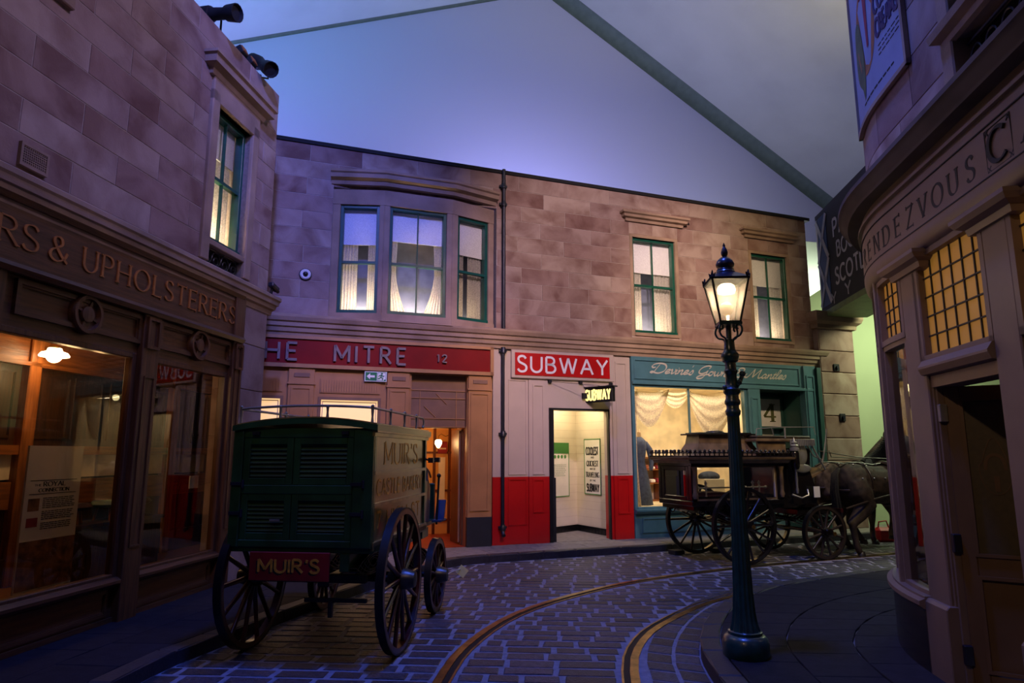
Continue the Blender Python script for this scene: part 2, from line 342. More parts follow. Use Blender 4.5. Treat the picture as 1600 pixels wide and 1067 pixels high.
    def rotx(s, ang, c=(0, 0)):
        ca, sa = math.cos(R(ang)), math.sin(R(ang)); s.v = [(x, c[0] + (y - c[0]) * ca - (z - c[1]) * sa, c[1] + (y - c[0]) * sa + (z - c[1]) * ca) for x, y, z in s.v]; return s
    def join(s, o): return s.add(o.v, o.f)

def link_mesh(name, mb, m, smooth=None, bev=0, solid=0):
    me = bpy.data.meshes.new(name); me.from_pydata(mb.v, [], mb.f)
    bm = bmesh.new(); bm.from_mesh(me); bmesh.ops.recalc_face_normals(bm, faces=bm.faces); bm.to_mesh(me); bm.free()
    me.materials.append(M[m] if isinstance(m, str) else m)
    if smooth: me.shade_smooth(); me.set_sharp_from_angle(angle=R(smooth))
    o = bpy.data.objects.new(name, me); COL.objects.link(o)
    if bev:
        b = o.modifiers.new('bevel', 'BEVEL'); b.width = bev; b.segments = 1; b.limit_method = 'ANGLE'; b.angle_limit = R(40)
    if solid:
        b = o.modifiers.new('solid', 'SOLIDIFY'); b.thickness = solid
    return o
BASE = {}
def _tag(o, label, cat, group, kind):
    if label: o['label'] = label
    if cat: o['category'] = cat
    if group: o['group'] = group
    if kind: o['kind'] = kind
def thing(name, label, cat, fr, base, group=None, kind=None, turn=0):
    """an Empty at the base of a thing; its parts are given in the axes of fr"""
    o = bpy.data.objects.new(name, None); o.empty_display_size = .1; COL.objects.link(o)
    o.location = fr.W(*base); o.rotation_euler = (0, 0, fr.a); BASE[o.name] = Vector(base); _tag(o, label, cat, group, kind); return o
def one(name, label, cat, fr, base, mb, m, group=None, kind=None, **k):
    """a thing that is a single mesh"""
    mb.shift(*[-b for b in base]); o = link_mesh(name, mb, m, **k)
    o.location = fr.W(*base); o.rotation_euler = (0, 0, fr.a); BASE[o.name] = Vector(base); _tag(o, label, cat, group, kind); return o
def part(name, mb, m, parent, label=None, kind=None, **k):
    """a part (or sub-part) given in the same axes as its thing"""
    top = parent
    b = BASE[top.name]
    if not k.pop('raw', False): mb.shift(*[-x for x in b])
    o = link_mesh(name, mb, m, **k); o.parent = parent; BASE[o.name] = b; _tag(o, label, None, None, kind); return o
def copy_tree(o, parent=None):
    c = o.copy(); COL.objects.link(c); BASE[c.name] = BASE[o.name]
    if parent: c.parent = parent
    for ch in [x for x in o.children]: copy_tree(ch, c)
    return c

# ---------------------------------------------------------------- lettering: strokes of a pen
def arc(cx, cy, rx, ry, a0, a1, n=10): return [(cx + rx * math.cos(R(a0 + (a1 - a0) * i / n)), cy + ry * math.sin(R(a0 + (a1 - a0) * i / n))) for i in range(n + 1)]
def crv(pts, n=5):
    """smooth curve through points"""
    out = []; P = [pts[0]] + list(pts) + [pts[-1]]
    for i in range(1, len(P) - 2):
        a, b, c, d = P[i - 1], P[i], P[i + 1], P[i + 2]
        for k in range(n):
            t = k / n; out.append(tuple(.5 * (2 * b[j] + (c[j] - a[j]) * t + (2 * a[j] - 5 * b[j] + 4 * c[j] - d[j]) * t * t + (3 * b[j] - a[j] - 3 * c[j] + d[j]) * t ** 3) for j in (0, 1)))
    return out + [tuple(pts[-1])]
Sx = crv([(.5, .84), (.4, .97), (.25, 1.0), (.08, .93), (.03, .77), (.1, .62), (.28, .52), (.46, .42), (.54, .26), (.47, .07), (.28, 0), (.1, .04), (0, .17)])
CAPS = {
 'A': (.8, [[(0, 0), (.4, 1)], [(.4, 1), (.8, 0)], [(.15, .36), (.65, .36)]]),
 'B': (.6, [[(0, 0), (0, 1)], [(0, 1), (.28, 1)] + arc(.28, .765, .24, .235, 90, -90) + [(0, .53)], [(0, .53), (.3, .53)] + arc(.3, .265, .29, .265, 90, -90) + [(0, 0)]]),
 'C': (.78, [arc(.46, .5, .46, .5, 48, 312, 18)]),
 'D': (.74, [[(0, 0), (0, 1)], [(0, 1), (.26, 1)] + arc(.26, .5, .48, .5, 90, -90, 14) + [(0, 0)]]),
 'E': (.52, [[(0, 0), (0, 1)], [(0, 1), (.52, 1)], [(0, .52), (.45, .52)], [(0, 0), (.54, 0)]]),
 'F': (.5, [[(0, 0), (0, 1)], [(0, 1), (.52, 1)], [(0, .52), (.45, .52)]]),
 'G': (.82, [arc(.46, .5, .46, .5, 48, 330, 18), [(.84, .0), (.84, .45)], [(.84, .45), (.52, .45)]]),
 'H': (.7, [[(0, 0), (0, 1)], [(.7, 0), (.7, 1)], [(0, .52), (.7, .52)]]),
 'I': (0, [[(0, 0), (0, 1)]]),
 'K': (.62, [[(0, 0), (0, 1)], [(.58, 1), (.02, .42)], [(.2, .6), (.64, 0)]]),
 'L': (.48, [[(0, 0), (0, 1)], [(0, 0), (.5, 0)]]),
 'M': (.86, [[(0, 0), (0, 1)], [(0, 1), (.43, .22)], [(.43, .22), (.86, 1)], [(.86, 1), (.86, 0)]]),
 'N': (.7, [[(0, 0), (0, 1)], [(0, 1), (.7, 0)], [(.7, 0), (.7, 1)]]),
 'O': (.94, [arc(.47, .5, .47, .5, 0, 360, 24)]),
 'P': (.54, [[(0, 0), (0, 1)], [(0, 1), (.27, 1)] + arc(.27, .74, .27, .26, 90, -90) + [(0, .48)]]),
 'Q': (.94, [arc(.47, .5, .47, .5, 0, 360, 24), [(.5, .25), (.92, -.1)]]),
 'R': (.62, [[(0, 0), (0, 1)], [(0, 1), (.27, 1)] + arc(.27, .75, .26, .25, 90, -90) + [(0, .5)], [(.24, .5), (.64, 0)]]),
 'S': (.54, [Sx]), 'T': (.66, [[(.33, 0), (.33, 1)], [(0, 1), (.66, 1)]]),
 'U': (.68, [[(0, 1), (0, .34)] + arc(.34, .34, .34, .34, 180, 360, 14)[1:] + [(.68, 1)]]),
 'V': (.76, [[(0, 1), (.38, 0)], [(.38, 0), (.76, 1)]]),
 'W': (1.1, [[(0, 1), (.28, 0)], [(.28, 0), (.55, 1)], [(.55, 1), (.82, 0)], [(.82, 0), (1.1, 1)]]),
 'Y': (.72, [[(0, 1), (.36, .48)], [(.72, 1), (.36, .48)], [(.36, .48), (.36, 0)]]),
 'Z': (.62, [[(.02, 1), (.62, 1)], [(.62, 1), (0, 0)], [(0, 0), (.64, 0)]]),
 '&': (.8, [crv([(.78, .42), (.66, .16), (.42, 0), (.2, 0), (.03, .14), (.06, .36), (.3, .54), (.5, .7), (.48, .92), (.33, 1), (.17, .92), (.17, .74), (.34, .46), (.56, .2), (.8, 0)])]),
 "'": (.06, [[(.06, 1), (.03, .76)]]), '.': (.04, [[(.02, 0), (.02, .06)]]), ' ': (.34, []),
 '1': (.14, [[(.14, 0), (.14, 1)], [(.14, 1), (0, .84)]]), '2': (.52, [crv([(.02, .76), (.08, .93), (.26, 1), (.46, .9), (.48, .7), (.36, .48), (.02, 0)]), [(.02, 0), (.54, 0)]]),
 '4': (.6, [[(.44, 0), (.44, 1)], [(.44, 1), (0, .28)], [(0, .28), (.62, .28)]]), '7': (.5, [[(0, 1), (.5, 1)], [(.5, 1), (.15, 0)]]),
}
LOW = {
 'e': (.30, [crv([(.02, .17), (.18, .24), (.24, .36), (.17, .44), (.06, .36), (.03, .14), (.1, .01), (.3, .12)])]),
 'v': (.30, [crv([(0, .36), (.06, .44), (.1, .2), (.13, .01), (.25, .16), (.28, .4), (.24, .45)])]),
 'i': (.16, [crv([(0, .22), (.08, .44), (.05, .12), (.09, .0), (.19, .12)]), [(.12, .6), (.13, .66)]]),
 'n': (.38, [crv([(0, .28), (.06, .44), (.06, .2), (.05, 0)]), crv([(.05, .12), (.16, .4), (.24, .43), (.25, .25), (.24, .06), (.3, 0), (.4, .12)])]),
 's': (.24, [crv([(0, .1), (.13, .46), (.2, .24), (.16, .02), (.04, .02), (.02, .09)])]),
 'o': (.30, [crv([(.16, .44), (.05, .36), (.02, .14), (.1, 0), (.22, .1), (.25, .32), (.16, .44), (.24, .36), (.34, .4)])]),
 'w': (.48, [crv([(0, .36), (.05, .44), (.08, .15), (.13, 0), (.24, .15), (.27, .44)]), crv([(.27, .44), (.27, .12), (.32, 0), (.43, .16), (.46, .4), (.42, .45)])]),
 'a': (.36, [crv([(.26, .38), (.16, .45), (.05, .32), (.03, .1), (.1, 0), (.22, .14), (.28, .42)]), crv([(.28, .42), (.25, .1), (.29, 0), (.38, .12)])]),
 't': (.2, [crv([(0, .14), (.1, .5), (.12, .72)]), crv([(.12, .72), (.06, .2), (.08, .0), (.2, .12)]), [(0, .46), (.2, .48)]]),
 'l': (.2, [crv([(0, .12), (.14, .5), (.2, .85), (.14, .98), (.08, .8), (.05, .2), (.08, 0), (.2, .12)])]),
 'D': (.86, [crv([(.34, .9), (.26, .5), (.2, .12), (.1, .02), (0, .1), (.1, .16), (.3, .04), (.52, .02), (.74, .22), (.8, .58), (.66, .92), (.34, 1.04), (.06, .94), (-.06, .72), (.04, .56), (.16, .62)])]),
 'G': (.72, [crv([(.6, .72), (.66, .94), (.5, 1.04), (.24, .9), (.08, .58), (.1, .26), (.28, .16), (.5, .34), (.58, .56)]), crv([(.58, .56), (.54, .1), (.4, -.3), (.16, -.36), (.1, -.2), (.3, -.02), (.7, .14)])]),
 'M': (.98, [crv([(-.1, .12), (-.04, .0), (.08, .1), (.24, .6), (.34, .98)]), crv([(.34, .98), (.36, .5), (.38, .02)]), crv([(.38, .02), (.6, .6), (.78, .98)]), crv([(.78, .98), (.74, .4), (.76, .04), (.84, 0), (.98, .12)])]),
 '&': (.6, [CAPS['&'][1][0]]), "'": (.06, [[(.12, 1.0), (.08, .8)]]), ' ': (.26, []),
}
def strip(mb, pts, wf, fn, d0, d1):
    k = len(pts); Lp = []; Rp = []
    closed = math.hypot(pts[0][0] - pts[-1][0], pts[0][1] - pts[-1][1]) < 1e-4
    for i in range(k):
        if closed: a, b = pts[(i - 1) % (k - 1)], pts[(i + 1) % (k - 1)] if i < k - 1 else pts[1]
        else: a, b = pts[max(i - 1, 0)], pts[min(i + 1, k - 1)]
        dx, dy = b[0] - a[0], b[1] - a[1]; l = math.hypot(dx, dy) or 1; dx /= l; dy /= l
        h = wf(math.atan2(dy, dx)) / 2; x, y = pts[i]
        if not closed and i == 0: x -= dx * h * .0; y -= dy * h * .0
        Lp.append((x - dy * h, y + dx * h)); Rp.append((x + dy * h, y - dx * h))
    vs = [fn(*p, d1) for p in Lp] + [fn(*p, d1) for p in Rp] + [fn(*p, d0) for p in Lp] + [fn(*p, d0) for p in Rp]
    fs = []
    for i in range(k - 1):
        fs += [(i, i + 1, k + i + 1, k + i), (2 * k + i, 2 * k + i + 1, i + 1, i), (k + i, k + i + 1, 3 * k + i + 1, 3 * k + i)]
    fs += [(0, k, 3 * k, 2 * k), (k - 1, 2 * k - 1, 4 * k - 1, 3 * k - 1)]
    mb.add(vs, fs)
def layout(txt, face, track):
    x = 0; out = []
    for c in txt:
        w_, st = face[c]; out.append((c, x, w_, st)); x += w_ + track
    return out, x - track
def letters(txt, x0, x1, z0, h, fn, d=.012, d0=0, thick=.14, style='sans', track=.2, face=CAPS, one_mesh=True, xs=None, shear=0):
    """lettering from x0 to x1 (x1 None keeps the natural width), capitals h high on the base line z0; fn(x, z, out) puts it on its surface"""
    lay, wid = layout(txt, face, track); kx = (x1 - x0) / wid if x1 is not None else h
    if style == 'sans': wf = lambda a: thick * h
    elif style == 'pen': wf = lambda a: h * (thick * .22 + thick * .86 * abs(math.sin(a - R(42))))
    else: wf = lambda a: h * (thick * .30 + thick * .78 * abs(math.sin(a - R(14))))
    res = []; mb = MB()
    for i, (c, x, w_, st) in enumerate(lay):
        if not st: continue
        g = MB(); off = x0 + x * kx if xs is None else xs[i] - w_ * kx / 2
        for s_ in st:
            pts = [(off + (p[0] + shear * p[1]) * kx, z0 + p[1] * h) for p in s_]
            strip(g, pts, wf, fn, d0, d)
            if style == 'serif' and len(s_) > 1:
                for e, q in ((0, 1), (-1, -2)):
                    py = s_[e][1]; dx, dy = s_[q][0] - s_[e][0], s_[q][1] - s_[e][1]
                    if abs(dy) > abs(dx) * 1.1 and (abs(py) < .001 or abs(py - 1) < .001) and len(s_) < 20:
                        sw = thick * h * 1.0; yy = z0 + h * (.02 if py < .5 else .98)
                        strip(g, [(pts[e][0] - sw, yy), (pts[e][0] + sw, yy)], lambda a: h * .05, fn, d0, d)
                    elif abs(dx) > abs(dy) * 2 and len(s_) == 2 and c in 'ETLZF':
                        if (e == -1 or c in 'TZ') and not (c == 'L' and e == 0): strip(g, [(pts[e][0], pts[e][1] - h * .09), (pts[e][0], pts[e][1] + h * .09)], lambda a: h * .05, fn, d0, d)
        res.append((c, g)); mb.join(g)
    return mb if one_mesh else res
def on_wall(y): return lambda x, z, o: (x, y - o, z)

def rect_minus(r, h):
    x0, z0, x1, z1 = r
    if h[2] <= x0 or h[0] >= x1 or h[3] <= z0 or h[1] >= z1: return [r]
    o = []
    if h[0] > x0: o.append((x0, z0, h[0], z1)); x0 = h[0]
    if h[2] < x1: o.append((h[2], z0, x1, z1)); x1 = h[2]
    if h[1] > z0: o.append((x0, z0, x1, h[1]))
    if h[3] < z1: o.append((x0, h[3], x1, z1))
    return o
def stonework(wall, x0, z0, x1, z1, hs, course, length, phase=0, y=-.003, yb=.03, seed=1, gap=.008, m='stone'):
    rr = random.Random(seed); n = max(1, round((z1 - z0) / course)); c = (z1 - z0) / n
    for i in range(n):
        x = phase + (length / 2 if i % 2 else 0); x -= math.ceil((x - x0) / length) * length
        while x < x1:
            a = max(x, x0); x += length; b = min(x + rr.uniform(-.06, .06), x1); x = x if b < x1 else x1 + 1
            rs = [(a if a == x0 else pb, z0 + i * c, b, z0 + i * c + c)]; pb = b
            for h in hs: rs = [q for r_ in rs for q in rect_minus(r_, h)]
            for q in rs:
                if q[2] - q[0] > .03 and q[3] - q[1] > .03:
                    part('stone', MB().block(q[0] + gap / 2, q[1] + gap / 2, q[2] - gap / 2, q[3] - gap / 2, y - rr.uniform(0, .003), yb, .003), m, wall)
# ---------------------------------------------------------------- roadway, rails, pavements
def smooth_path(pts, step=.25):
    c = crv(pts, 10); out = [c[0]]
    for p in c[1:]:
        if math.hypot(p[0] - out[-1][0], p[1] - out[-1][1]) > step: out.append(p)
    return out
KL = smooth_path([(-2.75, 0), (-2.74, 3), (-2.66, 5.09), (-2.47, 5.97), (-2.05, 7.44), (-1.65, 8.55), (-1.35, 9.33), (-.75, 10.2), (.1, 10.65), (1.02, 11.04), (2.71, 11.72), (5, 12.62), (9, 14.1)])
KR = smooth_path([(1.32, 0), (1.36, 3), (1.45, 5.09), (1.62, 6.01), (2.07, 7.02), (2.81, 8.0), (4.06, 8.80), (5.27, 9.42), (9.5, 11.2)])
RA = smooth_path([(-.62, 0), (-.60, 3.2), (-.50, 5.09), (-.34, 6.1), (.06, 7.16), (.74, 8.1), (1.67, 9.0), (3.16, 9.93), (5.3, 10.95), (9.5, 12.8)])
RB = smooth_path([(.70, 0), (.72, 3.2), (.86, 5.19), (1.12, 6.21), (1.59, 7.02), (2.35, 7.92), (3.75, 8.98), (5.33, 9.8), (9.5, 11.7)])
def offset(path, d):
    out = []
    for i, p in enumerate(path):
        a, b = path[max(i - 1, 0)], path[min(i + 1, len(path) - 1)]
        l = math.hypot(b[0] - a[0], b[1] - a[1]); out.append((p[0] + (b[1] - a[1]) / l * d, p[1] - (b[0] - a[0]) / l * d))
    return out
floor = one('floor', 'cobbled roadway of small granite setts with pale joints', None, WORLD, (0, 7, -.3), MB().box(-9, -4, -.3, 13, 17, -.003), 'mortar_road', kind='structure')
def rail(name, label, path, s_):
    t = thing(name, label, 'tram rail', WORLD, (path[0][0], path[0][1], -.05), 'tram rails in the roadway')
    bar = lambda a, b, z: [(a, -.05), (b, -.05), (b, z), (a, z)]
    part('rail_head', MB().sweep(bar(-.065 * s_, .0, .008), path), 'rail', t)
    part('groove', MB().sweep(bar(.0, .048 * s_, .0015), path), 'groove', t)
    part('check_lip', MB().sweep(bar(.048 * s_, .065 * s_, .006), path), 'rail', t)
rail('tram_rail', 'curved grooved tram rail nearer the bakery van', RA, 1)
rail('tram_rail', 'curved grooved tram rail nearer the lamp post', RB, -1)

# setts: courses laid across the street, cut at the rails and kerbs
CA = R(-4)
def rot(p, a): return (p[0] * math.cos(a) - p[1] * math.sin(a), p[0] * math.sin(a) + p[1] * math.cos(a))
def cross(path, y):
    for a, b in zip(path, path[1:]):
        if (a[1] - y) * (b[1] - y) <= 0 and a[1] != b[1]: return a[0] + (b[0] - a[0]) * (y - a[1]) / (b[1] - a[1])
    return 11.0
bounds = [[rot(p, -CA) for p in q] for q in (KL, offset(RA, -.085), offset(RA, .085), offset(RB, -.085), offset(RB, .085), offset(KR, -.47))]
setts = []
rs = random.Random(3); y = 4.35
while y < 14:
    dep = rs.uniform(.138, .16); y0, y1 = y, y + dep; y += dep + .036
    lim = []
    for i, b in enumerate(bounds):
        a, c = cross(b, y0), cross(b, y1); lim.append(max(a, c) + .012 if i in (0, 2, 4) else min(a, c) - .012)
    for a, b in ((lim[0], lim[1]), (lim[2], lim[3]), (lim[4], lim[5])):
        b = min(b, 9); x = a
        if b - a < .06: continue
        x -= rs.random() * .2; first = True
        while x < b:
            l = rs.uniform(.22, .38); xa, xb = max(x, a), min(x + l, b); x += l + .036
            if b - x < .09: xb = b; x = b + 1
            if xb - xa < .045: continue
            j = lambda: rs.uniform(-.008, .008)
            q = [(xa + j(), y0 + j()), (xb + j(), y0 + j()), (xb + j(), y1 + j()), (xa + j(), y1 + j())]
            setts.append(([rot(p, CA) for p in q], rs.uniform(-.004, .006)))
for d0, d1 in ((-.03, -.225), (-.25, -.445)):
    A = offset(KR, d0); B = offset(KR, d1); t = 0; i = 0
    seg = [(A[k], B[k]) for k in range(len(A))]
    def lerp_at(P, s_):
        for a, b in zip(P, P[1:]):
            l = math.hypot(b[0] - a[0], b[1] - a[1])
            if s_ <= l: return (a[0] + (b[0] - a[0]) * s_ / l, a[1] + (b[1] - a[1]) * s_ / l)
            s_ -= l
        return P[-1]
    la = sum(math.hypot(b[0] - a[0], b[1] - a[1]) for a, b in zip(A, A[1:])); lb = sum(math.hypot(b[0] - a[0], b[1] - a[1]) for a, b in zip(B, B[1:]))
    s_ = 4.0
    while s_ < la - 1.5:
        l = rs.uniform(.16, .24); u0, u1 = s_, s_ + l; s_ += l + .024
        q = [lerp_at(A, u0), lerp_at(A, u1), lerp_at(B, u1 * lb / la), lerp_at(B, u0 * lb / la)]
        setts.append(([q[3], q[0], q[1], q[2]], rs.uniform(-.003, .008)))
def ccw(q):
    ar = sum(a[0] * b[1] - b[0] * a[1] for a, b in zip(q, q[1:] + q[:1])); return q if ar > 0 else q[::-1]
def in_view(q):
    x = sum(p[0] for p in q) / 4; y = sum(p[1] for p in q) / 4; d = y * math.cos(R(9.6)) - 1.6 * math.sin(R(9.6)); zc = -y * math.sin(R(9.6)) - 1.6 * math.cos(R(9.6))
    px, py = 800 + 1045 * x / d, 533.5 - 1045 * zc / d
    return 0 < px < 1600 and py < 1075, y * y + x * x
near = sorted([s_ for s_ in setts if in_view(s_[0])[0]], key=lambda s_: in_view(s_[0])[1])[:300]
ids = {id(s_) for s_ in near}
for q, dz in near: part('sett', MB().top(ccw(q), -.05, .002 + dz * .4, .008), 'sett', floor)
mb = MB()
for s_ in setts:
    if id(s_) not in ids: mb.top(ccw(s_[0]), -.03, .002 + s_[1] * .4, .008)
rest = part('sett_field', mb, 'sett', floor, kind='stuff')

def pavement(name, label, pairs, across, seg, z, m, kerb_w=.15, step=.9):
    """slabs between the kerb line and the foot of the walls"""
    ker = smooth_path([p[0] for p in pairs], .05); wal = smooth_path([p[1] for p in pairs], .05)
    N = 60
    def at(P, t):
        f = t * (len(P) - 1); i = min(int(f), len(P) - 2); f -= i; return (P[i][0] + (P[i + 1][0] - P[i][0]) * f, P[i][1] + (P[i + 1][1] - P[i][1]) * f)
    # same parameter on both lines: resample by pair index
    def pos(t, u):
        f = t * (len(pairs) - 1); i = min(int(f), len(pairs) - 2); f -= i
        k = crvp([p[0] for p in pairs], i, f); w_ = crvp([p[1] for p in pairs], i, f); return (k[0] + (w_[0] - k[0]) * u, k[1] + (w_[1] - k[1]) * u)
    def crvp(P, i, t):
        a, b, c, d = P[max(i - 1, 0)], P[i], P[i + 1], P[min(i + 2, len(P) - 1)]
        return tuple(.5 * (2 * b[j] + (c[j] - a[j]) * t + (2 * a[j] - 5 * b[j] + 4 * c[j] - d[j]) * t * t + (3 * b[j] - a[j] - 3 * c[j] + d[j]) * t ** 3) for j in (0, 1))
    L_ = sum(math.hypot(pos((i + 1) / N, 0)[0] - pos(i / N, 0)[0], pos((i + 1) / N, 0)[1] - pos(i / N, 0)[1]) for i in range(N))
    base = MB(); ts = [i / N for i in range(N + 1)]
    vs = []; fs = []
    for t in ts:
        a, b = pos(t, 0), pos(t, 1.25); vs += [(*a, -.05), (*a, z - .022), (*b, z - .022), (*b, -.05)]
    for i in range(N):
        o = 4 * i; fs += [(o, o + 4, o + 5, o + 1), (o + 1, o + 5, o + 6, o + 2), (o + 2, o + 6, o + 7, o + 3)]
    base.add(vs, fs); p0 = pairs[len(pairs) // 2][0]
    o = one(name, label, None, WORLD, (p0[0], p0[1], 0), base, 'joint', kind='structure')
    n = max(2, int(L_ / step)); wid = math.hypot(pos(.5, 0)[0] - pos(.5, 1)[0], pos(.5, 0)[1] - pos(.5, 1)[1])
    for i in range(n):
        a, b = i / n, (i + 1) / n; g = .002 / L_ * 2; uw = lambda t: kerb_w / max(.2, math.hypot(pos(t, 0)[0] - pos(t, 1)[0], pos(t, 0)[1] - pos(t, 1)[1]))
        mid = (a + b) / 2
        q = [pos(a + g, -.01), pos(mid, -.01), pos(b - g, -.01), pos(b - g, uw(b) * .96), pos(mid, uw(mid) * .96), pos(a + g, uw(a) * .96)]
        part('kerb_stone', MB().top(ccw(q), -.02, z, .012), 'kerb', o)
    n = max(2, int(L_ / seg))
    for j in range(across):
        for i in range(n):
            off = .5 if j % 2 else 0; a, b = (i + off) / n, (i + off + 1) / n
            if b > 1: b = 1
            if b - a < .1 / L_: continue
            g = .004 / L_; s0 = lambda t: uw(t) + (1 - uw(t)) * j / across; s1 = lambda t: uw(t) + (1 - uw(t)) * (j + 1) / across - .006
            q = [pos(a + g, s0(a)), pos(b - g, s0(b)), pos(b - g, s1(b)), pos(a + g, s1(a))]
            part('paving_slab', MB().top(ccw(q), z - .05, z - .002, .004), m, o)
    return o
fy = lambda x: 11.95 + (x - .75) * math.tan(R(20.6))
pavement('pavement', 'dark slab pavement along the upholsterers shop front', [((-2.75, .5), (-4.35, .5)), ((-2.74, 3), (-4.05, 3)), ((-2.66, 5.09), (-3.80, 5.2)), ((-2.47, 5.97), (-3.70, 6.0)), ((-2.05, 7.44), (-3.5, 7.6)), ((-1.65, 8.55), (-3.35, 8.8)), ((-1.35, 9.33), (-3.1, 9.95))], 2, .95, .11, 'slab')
pavement('pavement', 'slab pavement in front of the pub, subway and gown shop', [((-1.35, 9.33), (-3.6, fy(-3.6) + .1)), ((-.75, 10.2), (-1.6, fy(-1.6) + .1)), ((.1, 10.65), (-.2, fy(-.2) + .1)), ((1.02, 11.04), (.75, fy(.75) + .1)), ((2.71, 11.72), (2.45, fy(2.45) + .1)), ((5, 12.62), (4.8, fy(4.8) + .1)), ((9, 14.1), (8.8, fy(8.8) + .1))], 2, .75, .11, 'slab_lit')
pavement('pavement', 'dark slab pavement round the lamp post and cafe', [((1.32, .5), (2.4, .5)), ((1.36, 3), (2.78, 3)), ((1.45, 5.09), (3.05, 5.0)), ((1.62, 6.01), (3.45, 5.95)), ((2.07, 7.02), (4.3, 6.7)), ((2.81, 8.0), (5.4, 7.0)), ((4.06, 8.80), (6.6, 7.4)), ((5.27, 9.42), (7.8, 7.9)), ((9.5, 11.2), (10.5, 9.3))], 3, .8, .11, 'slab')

# ---------------------------------------------------------------- hall: screen wall and folded ceiling
PK = (1.875, 14.09); GL = (-13, PK[1] - .437 * (PK[0] + 13)); GR = (15, PK[1] - .525 * (15 - PK[0]))
one('wall_back', 'pale woven screen wall rising behind the terrace to a gable', None, FF, (0, 4, 0), MB().prism([(-13, 0), (15, 0), GR, PK, GL], 4.0, 4.2), 'screen', kind='structure')
one('ceiling', 'sloping hall ceiling left of the gable peak', None, FF, (-5, -5, 10), MB().prism([GL, PK, (PK[0], PK[1] + .3), (GL[0], GL[1] + .3)], 4.2, -5.5), 'ceil_l', kind='structure')
one('ceiling', 'sloping hall ceiling right of the gable peak', None, FF, (8, -5, 10), MB().prism([PK, GR, (GR[0], GR[1] + .3), (PK[0], PK[1] + .3)], 4.2, -5.5), 'ceil_r', kind='structure')
def along(a, b, t): return (a[0] + (b[0] - a[0]) * t, a[1] + (b[1] - a[1]) * t)
def cove(name, label, a, b, dn, y0, y1, m):
    mb = MB(); n = 6
    prof = []
    for i in range(n + 1):
        t = R(90 * i / n); prof.append((4.0 - (4.0 - y0) * (1 - math.sin(t)), -dn * (1 - math.cos(t))))
    vs = []
    for p in (a, b): vs += [(p[0], y_, p[1] + dz) for y_, dz in prof]
    k = n + 1; fs = [(i, i + 1, k + i + 1, k + i) for i in range(n)]
    mb.add(vs, fs); return one(name, label, None, FF, (a[0], 4, a[1]), mb, m, kind='structure', smooth=60)
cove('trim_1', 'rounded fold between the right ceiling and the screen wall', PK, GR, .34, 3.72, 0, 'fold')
cove('trim_2', 'thin green strip with painted shade between the left ceiling and the screen wall', PK, GL, .06, 3.93, 0, 'fold')
